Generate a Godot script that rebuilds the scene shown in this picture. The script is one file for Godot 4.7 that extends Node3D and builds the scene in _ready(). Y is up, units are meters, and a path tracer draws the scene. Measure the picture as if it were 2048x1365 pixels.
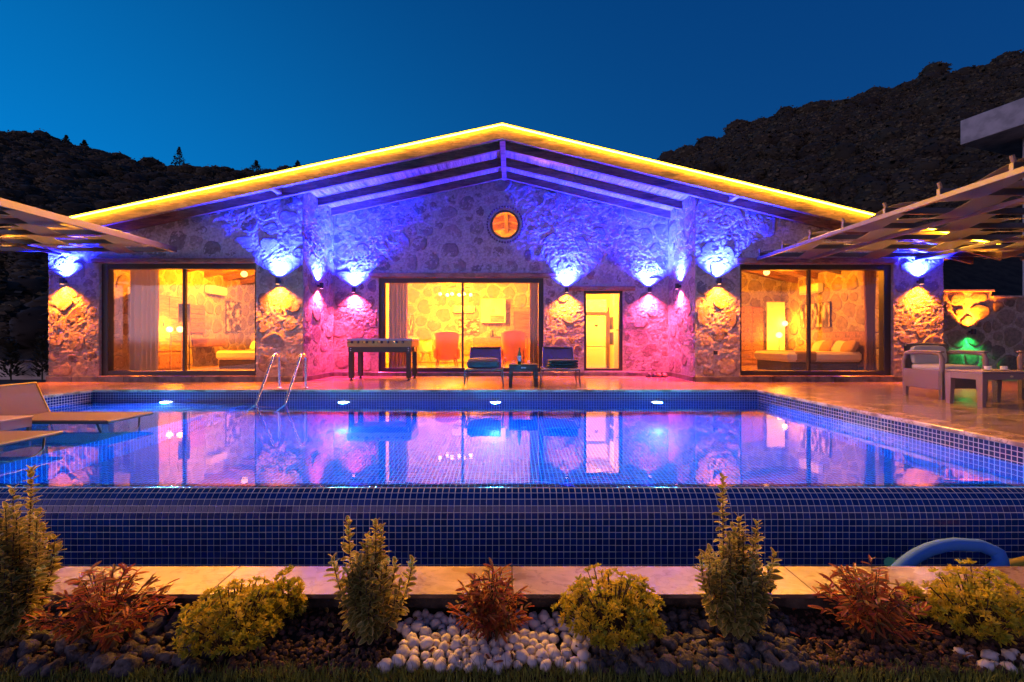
extends Node3D

# ------------------------------------------------------------------ mesh builder
class MB:
	var v := PackedVector3Array()
	var n := PackedVector3Array()
	var u := PackedVector2Array()
	var c := PackedColorArray()
	var ix := PackedInt32Array()
	var col := Color(1, 1, 1)

	func vert(p: Vector3, nn: Vector3, uv := Vector2.ZERO) -> int:
		v.append(p); n.append(nn); u.append(uv); c.append(col)
		return v.size() - 1

	func tri(a: Vector3, b: Vector3, d: Vector3) -> void: # counter-clockwise seen from outside
		var nn := (b - a).cross(d - a).normalized()
		var i := vert(a, nn)
		vert(b, nn); vert(d, nn)
		ix.append_array([i, i + 2, i + 1])

	func quad(a: Vector3, b: Vector3, d: Vector3, e: Vector3) -> void:
		var nn := (d - a).cross(e - b).normalized()
		var i := vert(a, nn, Vector2(0, 0))
		vert(b, nn, Vector2(1, 0)); vert(d, nn, Vector2(1, 1)); vert(e, nn, Vector2(0, 1))
		ix.append_array([i, i + 2, i + 1, i, i + 3, i + 2])

	func qo(a: Vector3, b: Vector3, d: Vector3, e: Vector3, ctr: Vector3) -> void: # turned away from ctr
		if (d - a).cross(e - b).dot((a + b + d + e) * 0.25 - ctr) < 0.0:
			quad(a, e, d, b)
		else:
			quad(a, b, d, e)

	func to(a: Vector3, b: Vector3, d: Vector3, ctr: Vector3) -> void:
		if (b - a).cross(d - a).dot((a + b + d) / 3.0 - ctr) < 0.0:
			tri(a, d, b)
		else:
			tri(a, b, d)

	func hexa(p: Array) -> void: # 4 bottom then 4 top, same order
		var ctr := Vector3.ZERO
		for q in p:
			ctr += q / 8.0
		for f in [[0, 1, 2, 3], [4, 5, 6, 7], [0, 1, 5, 4], [1, 2, 6, 5], [2, 3, 7, 6], [3, 0, 4, 7]]:
			qo(p[f[0]], p[f[1]], p[f[2]], p[f[3]], ctr)

	func box(ctr: Vector3, size: Vector3, bs := Basis()) -> void:
		var h := size * 0.5
		var p := []
		for y in [-1, 1]:
			for q in [[-1, -1], [1, -1], [1, 1], [-1, 1]]:
				p.append(ctr + bs * Vector3(q[0] * h.x, y * h.y, q[1] * h.z))
		hexa(p)

	func b2(x0: float, x1: float, y0: float, y1: float, z0: float, z1: float) -> void:
		box(Vector3((x0 + x1) / 2, (y0 + y1) / 2, (z0 + z1) / 2), Vector3(absf(x1 - x0), absf(y1 - y0), absf(z1 - z0)))

	func cbox(ctr: Vector3, size: Vector3, ch: float, bs := Basis()) -> void: # chamfered box
		var h := size * 0.5
		ch = minf(ch, minf(h.x, minf(h.y, h.z)) * 0.95)
		var g := func(ax: int, s: Vector3) -> Vector3: # corner s, on the face across ax
			var q := Vector3(s.x * (h.x - ch), s.y * (h.y - ch), s.z * (h.z - ch))
			q[ax] = s[ax] * h[ax]
			return ctr + bs * q
		for ax in 3:
			var b := (ax + 1) % 3
			var d := (ax + 2) % 3
			for s in [-1, 1]:
				var k := []
				for w in [[-1, -1], [1, -1], [1, 1], [-1, 1]]:
					var cr := Vector3.ZERO
					cr[ax] = s; cr[b] = w[0]; cr[d] = w[1]
					k.append(g.call(ax, cr))
				qo(k[0], k[1], k[2], k[3], ctr)
				for s2 in [-1, 1]: # edges between face ax and face b
					var c1 := Vector3.ZERO
					c1[ax] = s; c1[b] = s2; c1[d] = -1
					var c2 := c1
					c2[d] = 1
					qo(g.call(ax, c1), g.call(ax, c2), g.call(b, c2), g.call(b, c1), ctr)
		for sx in [-1, 1]:
			for sy in [-1, 1]:
				for sz in [-1, 1]:
					var cr := Vector3(sx, sy, sz)
					to(g.call(0, cr), g.call(1, cr), g.call(2, cr), ctr)

	func smooth(v0: int, i0: int) -> void:
		for i in range(v0, v.size()):
			n[i] = Vector3.ZERO
		for i in range(i0, ix.size(), 3):
			var a := ix[i]
			var b := ix[i + 1]
			var d := ix[i + 2]
			var nn := (v[d] - v[a]).cross(v[b] - v[a])
			n[a] += nn; n[b] += nn; n[d] += nn
		for i in range(v0, v.size()):
			n[i] = n[i].normalized() if n[i].length_squared() > 1e-18 else Vector3.UP

	func grid(f: Callable, nu: int, nv: int) -> void: # f(i, j); du x dv points outward
		var v0 := v.size()
		var i0 := ix.size()
		for j in nv + 1:
			for i in nu + 1:
				vert(f.call(i, j), Vector3.UP, Vector2(float(i) / nu, float(j) / nv))
		for j in nv:
			for i in nu:
				var a := v0 + j * (nu + 1) + i
				ix.append_array([a, a + nu + 2, a + 1, a, a + nu + 1, a + nu + 2])
		smooth(v0, i0)

	func tube(path: Array, r, seg := 8, caps := true, closed := false) -> void: # r: number or array
		var m := path.size()
		var v0 := v.size()
		var nrm := Vector3.ZERO
		var ends := []
		for i in m:
			var t: Vector3
			if closed:
				t = (path[(i + 1) % m] - path[(i - 1 + m) % m]).normalized()
			else:
				t = (path[mini(i + 1, m - 1)] - path[maxi(i - 1, 0)]).normalized()
			if i == 0:
				nrm = t.cross(Vector3.UP if absf(t.y) < 0.9 else Vector3.RIGHT).normalized()
			else:
				nrm = (nrm - t * nrm.dot(t)).normalized()
			var bn := t.cross(nrm)
			var rr: float = r[i] if r is Array else r
			for k in seg:
				var a := TAU * k / seg
				var d := nrm * cos(a) + bn * sin(a)
				vert(path[i] + d * rr, d)
			ends.append(t)
		var rows := m if closed else m - 1
		for i in rows:
			for k in seg:
				var a := v0 + i * seg + k
				var b := v0 + i * seg + (k + 1) % seg
				var a2 := v0 + ((i + 1) % m) * seg + k
				var b2_ := v0 + ((i + 1) % m) * seg + (k + 1) % seg
				ix.append_array([a, b2_, b, a, a2, b2_])
		if caps and not closed:
			for e in 2:
				var i := 0 if e == 0 else m - 1
				var nn: Vector3 = -ends[0] if e == 0 else ends[m - 1]
				var ctr := vert(path[i], nn)
				var s := v.size()
				for k in seg:
					vert(v[v0 + i * seg + k], nn)
				for k in seg:
					if e == 0:
						ix.append_array([ctr, s + k, s + (k + 1) % seg])
					else:
						ix.append_array([ctr, s + (k + 1) % seg, s + k])

	func lathe(pr: Array, at: Vector3, seg := 16, bs := Basis()) -> void: # pr: Vector2(radius, height), bottom to top on the outside
		var v0 := v.size()
		var i0 := ix.size()
		for p in pr:
			for k in seg + 1:
				var a := TAU * k / seg
				vert(at + bs * Vector3(cos(a) * p.x, p.y, -sin(a) * p.x), Vector3.UP)
		for j in pr.size() - 1:
			for k in seg:
				var a := v0 + j * (seg + 1) + k
				ix.append_array([a, a + seg + 2, a + 1, a, a + seg + 1, a + seg + 2])
		smooth(v0, i0)
		for j in pr.size(): # close the seam
			var a := v0 + j * (seg + 1)
			var nn := (n[a] + n[a + seg]).normalized()
			n[a] = nn; n[a + seg] = nn

	func sup(ctr: Vector3, r: Vector3, e1: float, e2: float, bs := Basis(), nu := 12, nv := 8, nz: FastNoiseLite = null, amp := 0.0) -> void: # superellipsoid
		var v0 := v.size()
		var i0 := ix.size()
		for j in nv + 1:
			var ph := -PI / 2 + PI * j / nv
			for i in nu + 1:
				var th := TAU * i / nu
				var cp := pow(absf(cos(ph)), e1)
				var q := Vector3(cp * signf(cos(th)) * pow(absf(cos(th)), e2), signf(sin(ph)) * pow(absf(sin(ph)), e1), -cp * signf(sin(th)) * pow(absf(sin(th)), e2))
				if nz:
					q *= 1.0 + amp * nz.get_noise_3d(q.x * 2.0 + ctr.x * 9.0, q.y * 2.0, q.z * 2.0 + ctr.z * 9.0)
				vert(ctr + bs * (q * r), Vector3.UP, Vector2(float(i) / nu, float(j) / nv))
		for j in nv:
			for i in nu:
				var a := v0 + j * (nu + 1) + i
				ix.append_array([a, a + nu + 2, a + 1, a, a + nu + 1, a + nu + 2])
		smooth(v0, i0)
		for j in nv + 1:
			var a := v0 + j * (nu + 1)
			var nn := (n[a] + n[a + nu]).normalized()
			n[a] = nn; n[a + nu] = nn

	func disc(ctr: Vector3, r: float, nn: Vector3, seg := 20) -> void:
		var a := nn.cross(Vector3.RIGHT if absf(nn.x) < 0.9 else Vector3.UP).normalized()
		var b := nn.cross(a)
		var c0 := vert(ctr, nn)
		for k in seg:
			vert(ctr + (a * cos(TAU * k / seg) + b * sin(TAU * k / seg)) * r, nn)
		for k in seg:
			ix.append_array([c0, c0 + 1 + (k + 1) % seg, c0 + 1 + k])

	func add(o: MB, t: Transform3D) -> void:
		var v0 := v.size()
		for i in o.v.size():
			v.append(t * o.v[i]); n.append((t.basis * o.n[i]).normalized())
		u.append_array(o.u); c.append_array(o.c)
		for i in o.ix:
			ix.append(v0 + i)

	func mesh(m: Material = null) -> ArrayMesh:
		var a := []
		a.resize(Mesh.ARRAY_MAX)
		a[Mesh.ARRAY_VERTEX] = v
		a[Mesh.ARRAY_NORMAL] = n
		a[Mesh.ARRAY_TEX_UV] = u
		a[Mesh.ARRAY_COLOR] = c
		a[Mesh.ARRAY_INDEX] = ix
		var am := ArrayMesh.new()
		am.add_surface_from_arrays(Mesh.PRIMITIVE_TRIANGLES, a)
		if m:
			am.surface_set_material(0, m)
		return am

# ------------------------------------------------------------------ scene helpers
var counts := {}
var M := {}
var T := {}
var rng := RandomNumberGenerator.new()
var nz := FastNoiseLite.new()
var nf := FastNoiseLite.new()

func numbered(parent: Node, called: String) -> String:
	var key := str(parent.get_instance_id()) + called
	var k: int = counts.get(key, 0)
	counts[key] = k + 1
	return called if k == 0 else "%s_%03d" % [called, k]

func tag(o: Node3D, label: String, category: String, group := "") -> Node3D:
	o.set_meta("label", label); o.set_meta("category", category)
	if group:
		o.set_meta("group", group)
	return o

func thing(called: String, label: String, category: String, at := Vector3.ZERO, turn := 0.0, group := "") -> Node3D:
	var o := Node3D.new()
	o.name = numbered(self, called)
	add_child(o, true)
	o.position = at; o.rotation.y = turn
	tag(o, label, category, group)
	return o

func part(parent: Node, called: String, b, m: Material, at := Transform3D()) -> MeshInstance3D: # one named mesh
	var o := MeshInstance3D.new()
	o.mesh = b.mesh() if b is MB else b
	o.material_override = m
	o.transform = at
	o.name = numbered(parent, called)
	parent.add_child(o, true)
	return o

func struct_(called: String, b, m: Material) -> MeshInstance3D:
	var o := part(self, called, b, m)
	o.set_meta("kind", "structure")
	return o

func stuff(parent: Node, called: String, b, m: Material) -> MeshInstance3D:
	var o := part(parent, called, b, m)
	o.set_meta("kind", "stuff")
	return o

func copies(parent: Node, called: String, mesh: Mesh, m: Material, xf: Array, cols := []) -> MultiMeshInstance3D:
	var mm := MultiMesh.new()
	mm.transform_format = MultiMesh.TRANSFORM_3D
	mm.use_colors = cols.size() > 0
	mm.mesh = mesh
	mm.instance_count = xf.size()
	for i in xf.size():
		mm.set_instance_transform(i, xf[i])
		if cols:
			mm.set_instance_color(i, cols[i])
	var o := MultiMeshInstance3D.new()
	o.multimesh = mm
	o.material_override = m
	o.name = numbered(parent, called)
	o.set_meta("kind", "stuff")
	parent.add_child(o, true)
	return o

func dup(root: Node3D, label: String, at: Vector3, turn: float) -> Node3D:
	var base := str(root.name).get_slice("_0", 0)
	var o: Node3D = root.duplicate()
	o.name = numbered(self, base)
	add_child(o, true)
	o.position = at; o.rotation.y = turn
	o.set_meta("label", label)
	return o

func lin(r: float, g: float, b: float) -> Color: # a linear value as Godot takes it
	return Color(r, g, b).linear_to_srgb()

func mat(r: float, g: float, b: float, rough := 0.7, o := {}) -> StandardMaterial3D:
	var m := StandardMaterial3D.new()
	m.albedo_color = lin(r, g, b)
	m.roughness = rough
	m.metallic = o.get("metal", 0.0)
	if o.has("spec"):
		m.metallic_specular = o.spec
	if o.has("tex"):
		m.albedo_texture = T[o.tex]
	if o.has("bump"):
		m.heightmap_enabled = true
		m.heightmap_texture = T[o.bump]
		m.heightmap_scale = o.get("depth", 1.0)
	if o.has("scale"):
		m.uv1_triplanar = true
		m.uv1_world_triplanar = o.get("world", true)
		m.uv1_triplanar_sharpness = o.get("sharp", 4.0)
		var s = o.scale
		m.uv1_scale = s if s is Vector3 else Vector3(s, s, s)
	if o.has("rt"):
		m.roughness_texture = T[o.rt]
	if o.has("back"):
		m.backlight_enabled = true
		m.backlight = Color(o.back, o.back, o.back)
	if o.get("vc", false):
		m.vertex_color_use_as_albedo = true
	if o.has("emit"):
		m.emission_enabled = true
		m.emission = o.emit
		m.emission_energy_multiplier = o.get("power", 1.0)
	if o.has("coat"):
		m.clearcoat_enabled = true
		m.clearcoat = o.coat
		m.clearcoat_roughness = 0.1
	return m

func noise_tex(key: String, freq: float, oct: int, stops: Array, size := 512, kind := FastNoiseLite.TYPE_SIMPLEX_SMOOTH, warp := 0.0, fractal := FastNoiseLite.FRACTAL_FBM, sd := 7) -> void:
	var f := FastNoiseLite.new()
	f.noise_type = kind
	f.seed = sd
	f.frequency = freq
	f.fractal_type = fractal
	f.fractal_octaves = oct
	f.fractal_gain = 0.55
	if warp > 0.0:
		f.domain_warp_enabled = true
		f.domain_warp_amplitude = warp
		f.domain_warp_frequency = freq * 0.7
	var t := NoiseTexture2D.new()
	t.width = size; t.height = size
	t.seamless = true
	t.noise = f
	if stops:
		var g := Gradient.new()
		var offs := PackedFloat32Array()
		var cols := PackedColorArray()
		for s in stops:
			offs.append(s[0]); cols.append(s[1] if s[1] is Color else Color(s[1], s[1], s[1]))
		g.offsets = offs; g.colors = cols
		t.color_ramp = g
	T[key] = t

func lamp(parent: Node3D, kind: String, called: String, at: Vector3, col: Color, energy: float, o := {}) -> Light3D:
	var l: Light3D
	if kind == "spot":
		var s := SpotLight3D.new()
		s.spot_range = 12.0; s.spot_attenuation = 2.0
		s.spot_angle = o.get("angle", 50.0); s.spot_angle_attenuation = o.get("blend", 0.6)
		l = s
	elif kind == "area":
		var a := AreaLight3D.new()
		a.area_size = o.size
		a.set("area_range", 30.0); a.set("area_attenuation", 2.0)
		l = a
	else:
		var p := OmniLight3D.new()
		p.omni_range = o.get("range", 12.0); p.omni_attenuation = 2.0
		l = p
	l.light_color = col
	l.light_energy = energy
	l.light_size = o.get("r", 0.03)
	l.shadow_enabled = true
	l.name = numbered(parent, called)
	parent.add_child(l, true)
	if o.has("basis"):
		l.transform = Transform3D(o.basis, at)
	else:
		l.position = at
		if o.has("dir"):
			var d: Vector3 = o.dir
			l.basis = Basis.looking_at(d.normalized(), Vector3.UP if absf(d.normalized().y) < 0.9 else Vector3.BACK)
	return l

func rnd(a: float, b: float) -> float:
	return rng.randf_range(a, b)

func P(x: float, y: float, d: float) -> Vector3: # photograph pixel and distance to a point in metres
	return Vector3((x - 1024.0) * d / 885.0, 0.95 - (y - 682.5) * d / 885.0, -d)

const APEX := -0.21
func under(x: float) -> float: # underside of the roof boards
	return 5.54 - (0.2165 * (APEX - x) if x < APEX else 0.2437 * (x - APEX))

func slope_beam(b: MB, x0: float, x1: float, ob: float, ot: float, z0: float, z1: float) -> void:
	b.hexa([Vector3(x0, under(x0) + ob, z0), Vector3(x1, under(x1) + ob, z0), Vector3(x1, under(x1) + ob, z1), Vector3(x0, under(x0) + ob, z1),
		Vector3(x0, under(x0) + ot, z0), Vector3(x1, under(x1) + ot, z0), Vector3(x1, under(x1) + ot, z1), Vector3(x0, under(x0) + ot, z1)])

# ------------------------------------------------------------------ the place
func _ready() -> void:
	rng.seed = 11
	nz.seed = 3; nz.frequency = 1.0; nz.fractal_octaves = 4
	nf.seed = 9; nf.frequency = 1.0; nf.fractal_octaves = 3; nf.noise_type = FastNoiseLite.TYPE_SIMPLEX_SMOOTH
	camera_and_sky()
	textures()
	materials()
	terrain()
	house()
	deck_and_pool()
	pergolas()
	wall_lamps()
	rooms()
	terrace_things()
	pool_things()
	garden()
	surroundings()

func camera_and_sky() -> void:
	var cam := Camera3D.new()
	cam.name = "camera"
	add_child(cam)
	cam.position = Vector3(0, 0.95, 0)
	cam.fov = 75.28
	cam.near = 0.05
	cam.far = 600.0
	cam.current = true
	var im := Image.create(512, 256, false, Image.FORMAT_RGBF)
	for j in 256:
		var el := 90.0 - (j + 0.5) * 180.0 / 256.0
		var t := clampf(el / 55.0, 0.0, 1.0)
		for i in 512:
			var az := wrapf((i + 0.5) / 512.0 * TAU, -PI, PI) # 0 is straight ahead, left is negative
			var west := 0.5 + 0.5 * cos(az + 1.7) # afterglow, round to the left
			var low := Color(0.006, 0.082, 0.30).lerp(Color(0.0, 0.46, 1.30), pow(west, 1.8))
			var high := Color(0.0005, 0.030, 0.15)
			var cc := low.lerp(high, pow(t, 0.62))
			var warm_fill := pow(maxf(0.0, cos(az + 2.5)), 2.0) * exp(-pow(maxf(el, 0.0) / 24.0, 2.0)) # warm fill light added to the unseen sky, low behind the camera's left
			cc += Color(1.0, 0.44, 0.32) * (1.5 * warm_fill)
			if el < 0.0:
				cc = Color(0.01, 0.02, 0.045)
			im.set_pixel(i, j, cc)
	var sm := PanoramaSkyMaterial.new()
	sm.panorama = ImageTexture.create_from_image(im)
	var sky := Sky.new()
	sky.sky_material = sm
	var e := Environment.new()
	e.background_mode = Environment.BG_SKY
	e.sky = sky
	e.tonemap_mode = Environment.TONE_MAPPER_LINEAR
	e.tonemap_exposure = 1.0
	e.background_energy_multiplier = 1.0
	e.sdfgi_enabled = true
	e.ssao_enabled = true
	e.ssil_enabled = true
	var we := WorldEnvironment.new()
	we.name = "environment"
	we.environment = e
	add_child(we)

func textures() -> void:
	noise_tex("rough", 0.012, 6, [[0.0, 0.0], [0.5, 0.5], [1.0, 1.0]], 1024, FastNoiseLite.TYPE_SIMPLEX_SMOOTH, 20.0)
	noise_tex("crag", 0.012, 6, [[0.0, 0.0], [1.0, 1.0]], 1024, FastNoiseLite.TYPE_SIMPLEX, 45.0, FastNoiseLite.FRACTAL_RIDGED, 21)
	noise_tex("stain", 0.010, 5, [[0.2, 0.84], [0.5, 0.95], [0.8, 1.0]], 512, FastNoiseLite.TYPE_SIMPLEX_SMOOTH, 30.0, FastNoiseLite.FRACTAL_FBM, 31)
	noise_tex("blotch", 0.008, 5, [[0.2, 0.55], [0.5, 0.85], [0.8, 1.0]], 512, FastNoiseLite.TYPE_SIMPLEX_SMOOTH, 30.0)
	noise_tex("fine", 0.05, 4, [[0.0, 0.0], [1.0, 1.0]], 512)
	noise_tex("gloss", 0.01, 4, [[0.2, 0.75], [0.8, 1.0]], 512)
	noise_tex("wood", 0.006, 5, [[0.15, Color(0.42, 0.36, 0.3)], [0.42, Color(0.85, 0.8, 0.74)], [0.5, Color(0.6, 0.52, 0.45)], [0.6, Color(0.95, 0.92, 0.88)], [0.85, Color(0.7, 0.62, 0.55)]], 512, FastNoiseLite.TYPE_SIMPLEX_SMOOTH, 40.0, FastNoiseLite.FRACTAL_FBM, 5)
	noise_tex("marble", 0.004, 6, [[0.2, Color(0.62, 0.52, 0.44)], [0.40, Color(0.86, 0.78, 0.7)], [0.47, Color(0.93, 0.87, 0.8)], [0.5, Color(0.55, 0.42, 0.34)], [0.525, Color(0.9, 0.83, 0.76)], [0.62, Color(0.97, 0.92, 0.86)], [0.8, Color(0.78, 0.69, 0.6)]], 1024, FastNoiseLite.TYPE_SIMPLEX_SMOOTH, 90.0, FastNoiseLite.FRACTAL_FBM, 13)
	noise_tex("ripple", 0.006, 3, [[0.0, 0.0], [1.0, 1.0]], 512, FastNoiseLite.TYPE_SIMPLEX_SMOOTH, 12.0)
	noise_tex("weave", 0.25, 1, [[0.3, 0.0], [0.7, 1.0]], 256, FastNoiseLite.TYPE_CELLULAR)
	# pool mosaic: 8 x 8 glass tiles of 50 mm with pale grout
	var im := Image.create(512, 512, false, Image.FORMAT_RGB8)
	var hm := Image.create(512, 512, false, Image.FORMAT_L8)
	im.fill(Color(0.17, 0.52, 0.85))
	hm.fill(Color(0.2, 0.2, 0.2))
	for j in 8:
		for i in 8:
			var k := rnd(0.72, 1.0)
			var cc := Color(0.004 * k, 0.125 * k, 0.46 * k)
			im.fill_rect(Rect2i(i * 64 + 4, j * 64 + 4, 56, 56), cc)
			hm.fill_rect(Rect2i(i * 64 + 4, j * 64 + 4, 56, 56), Color(0.7, 0.7, 0.7))
			hm.fill_rect(Rect2i(i * 64 + 6, j * 64 + 6, 52, 52), Color(1, 1, 1))
	var bm := Image.create(512, 512, false, Image.FORMAT_RGB8) # same pool tiles above the water, painted darker for the dimmer light there
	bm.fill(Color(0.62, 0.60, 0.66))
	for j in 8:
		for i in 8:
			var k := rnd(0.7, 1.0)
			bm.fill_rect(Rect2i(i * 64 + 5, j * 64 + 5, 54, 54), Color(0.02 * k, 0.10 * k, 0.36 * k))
	T.shaded_mosaic = ImageTexture.create_from_image(bm)
	T.mosaic = ImageTexture.create_from_image(im)
	T.mosaic_h = ImageTexture.create_from_image(hm)
	# rattan weave
	var rt := Image.create(64, 64, false, Image.FORMAT_L8)
	for y in 64:
		for x in 64:
			var cell := (int(x / 16.0) + int(y / 16.0)) % 2
			var q := absf(((y if cell == 0 else x) % 16) - 7.5) / 8.0
			var v := 1.0 - q * q * 0.9
			rt.set_pixel(x, y, Color(v, v, v))
	T.rattan = ImageTexture.create_from_image(rt)
	# canvas prints: loose colour fields
	for k in 3:
		var pi_ := Image.create(128, 96, false, Image.FORMAT_RGB8)
		var f := FastNoiseLite.new()
		f.seed = 40 + k; f.frequency = 0.02; f.domain_warp_enabled = true; f.domain_warp_amplitude = 30.0
		for y in 96:
			for x in 128:
				var a := f.get_noise_2d(x * (1.0 if k == 0 else 2.6), y * (2.0 if k == 0 else 0.7))
				var cc := Color(0.62, 0.55, 0.48).lerp(Color(0.2, 0.16, 0.14), clampf(a * 2.2 + 0.4, 0, 1))
				if a < -0.2:
					cc = cc.lerp(Color(0.85, 0.8, 0.72), 0.7)
				pi_.set_pixel(x, y, cc)
		T["canvas%d" % k] = ImageTexture.create_from_image(pi_)

func materials() -> void:
	M.mortar = mat(0.54, 0.46, 0.385, 0.95, {"tex": "stain", "bump": "crag", "depth": 2.2, "scale": 2.1})
	M.stones = []
	for k in 5:
		var s := [[0.34, 0.275, 0.215], [0.30, 0.235, 0.185], [0.39, 0.315, 0.255], [0.25, 0.20, 0.16], [0.42, 0.34, 0.275]][k] as Array
		M.stones.append(mat(s[0], s[1], s[2], 0.92, {"tex": "stain", "bump": "crag", "depth": 2.8, "scale": 1.7 + k * 0.09}))
	M.inner_stone = mat(0.27, 0.205, 0.15, 0.92, {"tex": "stain", "scale": 1.1})
	M.orange_wood = mat(0.46, 0.15, 0.02, 0.5, {"tex": "wood", "scale": Vector3(0.5, 2.0, 2.0)})
	M.skirt = mat(0.17, 0.15, 0.13, 0.35, {"tex": "blotch", "scale": 0.7})
	M.pine = mat(0.40, 0.22, 0.11, 0.55, {"tex": "wood", "bump": "fine", "depth": 0.05, "scale": Vector3(0.35, 2.6, 2.6)})
	M.pine_z = mat(0.42, 0.25, 0.13, 0.6, {"tex": "wood", "scale": Vector3(3.0, 3.0, 0.3)})
	M.planks = []
	for k in 4:
		M.planks.append(mat(0.42 + 0.04 * k, 0.29 + 0.03 * k, 0.19 + 0.02 * k, 0.6, {"tex": "wood", "scale": Vector3(3.0 + 0.2 * k, 3.0, 0.3)}))
	M.rafter = mat(0.26, 0.13, 0.065, 0.6, {"tex": "wood", "scale": Vector3(0.35, 2.6, 2.6)})
	M.roof = mat(0.10, 0.06, 0.045, 0.8)
	M.frame = mat(0.022, 0.018, 0.017, 0.4)
	M.bronze = mat(0.03, 0.02, 0.015, 0.35)
	M.glass = StandardMaterial3D.new()
	M.glass.albedo_color = Color(1, 1, 1, 0.02)
	M.glass.transparency = BaseMaterial3D.TRANSPARENCY_ALPHA
	M.glass.roughness = 0.02
	M.clear = M.glass.duplicate()
	M.deck = []
	for k in 4:
		M.deck.append(mat(0.28 + 0.025 * k, 0.235 + 0.02 * k, 0.24 + 0.02 * k, 0.24, {"tex": "marble", "rt": "gloss", "scale": Vector3(0.16 + 0.02 * k, 1, 0.75)}))
	M.coping = mat(0.50, 0.42, 0.37, 0.2, {"tex": "marble", "rt": "gloss", "scale": Vector3(0.33, 1, 0.6)})
	M.slab = mat(0.24, 0.20, 0.195, 0.34, {"spec": 0.3, "tex": "marble", "rt": "gloss", "scale": Vector3(0.42, 0.6, 0.75)})
	M.mosaic = mat(1, 1, 1, 0.18, {"tex": "mosaic", "bump": "mosaic_h", "depth": 0.15, "scale": 2.5, "sharp": 30.0})
	M.shaded_mosaic = mat(1, 1, 1, 0.18, {"tex": "shaded_mosaic", "bump": "mosaic_h", "depth": 0.15, "scale": 2.5, "sharp": 30.0})  # copy of the mosaic with shade painted into its colours
	M.grout = mat(0.78, 0.76, 0.80, 0.8)
	M.tiles = []
	for k in 5:
		var s := 0.75 + 0.1 * k
		M.tiles.append(mat(0.003 * s, 0.028 * s, 0.20 * s, 0.14, {"rt": "gloss", "bump": "fine", "depth": 0.02, "scale": 3.0}))
	M.water = StandardMaterial3D.new()
	M.water.albedo_color = Color(1, 1, 1, 0.0)
	M.water.roughness = 0.0
	M.water.refraction_enabled = true
	M.water.refraction_scale = 0.033
	M.water.heightmap_enabled = true
	M.water.heightmap_texture = T.ripple
	M.water.heightmap_scale = 0.022
	M.water.uv1_triplanar = true
	M.water.uv1_world_triplanar = true
	M.water.uv1_scale = Vector3(0.8, 0.8, 1.6)
	M.steel = mat(0.75, 0.75, 0.77, 0.22, {"metal": 1.0})
	M.black = mat(0.018, 0.017, 0.018, 0.45)
	M.dark_metal = mat(0.05, 0.045, 0.045, 0.4)
	M.white = mat(0.72, 0.70, 0.66, 0.5)
	M.plaster = mat(0.6, 0.54, 0.45, 0.9, {"bump": "fine", "depth": 0.05, "scale": 1.0})
	M.floor_in = mat(0.42, 0.33, 0.24, 0.25, {"tex": "marble", "scale": 0.6})
	M.soil = mat(0.022, 0.015, 0.011, 0.95, {"tex": "blotch", "bump": "rough", "depth": 2.0, "scale": 3.0})
	M.earth = mat(0.035, 0.033, 0.022, 0.95, {"tex": "blotch", "scale": 0.3})

# ------------------------------------------------------------------ ground and hills
func ridge(a: float) -> float: # height of the skyline as a slope, by direction
	var q := [[-2.6, 0.55], [-1.7, 0.53], [-1.157, 0.475], [-1.01, 0.455], [-0.93, 0.425], [-0.784, 0.39], [-0.61, 0.38], [-0.45, 0.395], [-0.2, 0.38], [0.1, 0.37], [0.28, 0.38], [0.36, 0.42], [0.515, 0.487], [0.65, 0.525], [0.877, 0.582], [1.157, 0.65], [1.5, 0.72], [2.6, 0.75]]
	for i in q.size() - 1:
		if a < q[i + 1][0]:
			return lerpf(q[i][1], q[i + 1][1], clampf((a - q[i][0]) / (q[i + 1][0] - q[i][0]), 0, 1)) - 0.022
	return 0.72

func hill_y(a: float, d: float) -> float:
	var t := (d - 24.0) / 86.0
	var h := ridge(a) * 110.0 * (t if t < 1.0 else 1.0 - (t - 1.0) * 0.25)
	return h - 0.12 + 0.95 * clampf(t, 0, 1) + nz.get_noise_2d(a * 8.0, d * 0.05) * 2.0 * clampf(t, 0, 1)

func terrain() -> void:
	var b := MB.new()
	b.grid(func(i: int, j: int): # from the back of the house plot to the far side of the ridge
		var a := -2.6 + 5.2 * i / 110.0
		var d := 24.0 + 116.0 * j / 32.0
		return Vector3(a * d, hill_y(a, d), -d), 110, 32)
	struct_("hill", b, M.earth)
	var g := MB.new() # one sheet of earth round the plot, left open over the pool
	var xs := [-220.0, -9.2, 5.9, 220.0]
	var zs := [-24.2, -9.3, -2.45, 60.0]
	for i in 3:
		for j in 3:
			if i == 1 and j == 1:
				continue
			var y := -0.62 if j == 2 else -0.12
			g.quad(Vector3(xs[i], y, zs[j + 1]), Vector3(xs[i + 1], y, zs[j + 1]), Vector3(xs[i + 1], y, zs[j]), Vector3(xs[i], y, zs[j]))
	g.quad(Vector3(-220, -0.62, -2.45), Vector3(220, -0.62, -2.45), Vector3(220, -0.42, -2.47), Vector3(-220, -0.42, -2.47))
	struct_("ground", g, M.earth)

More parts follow.
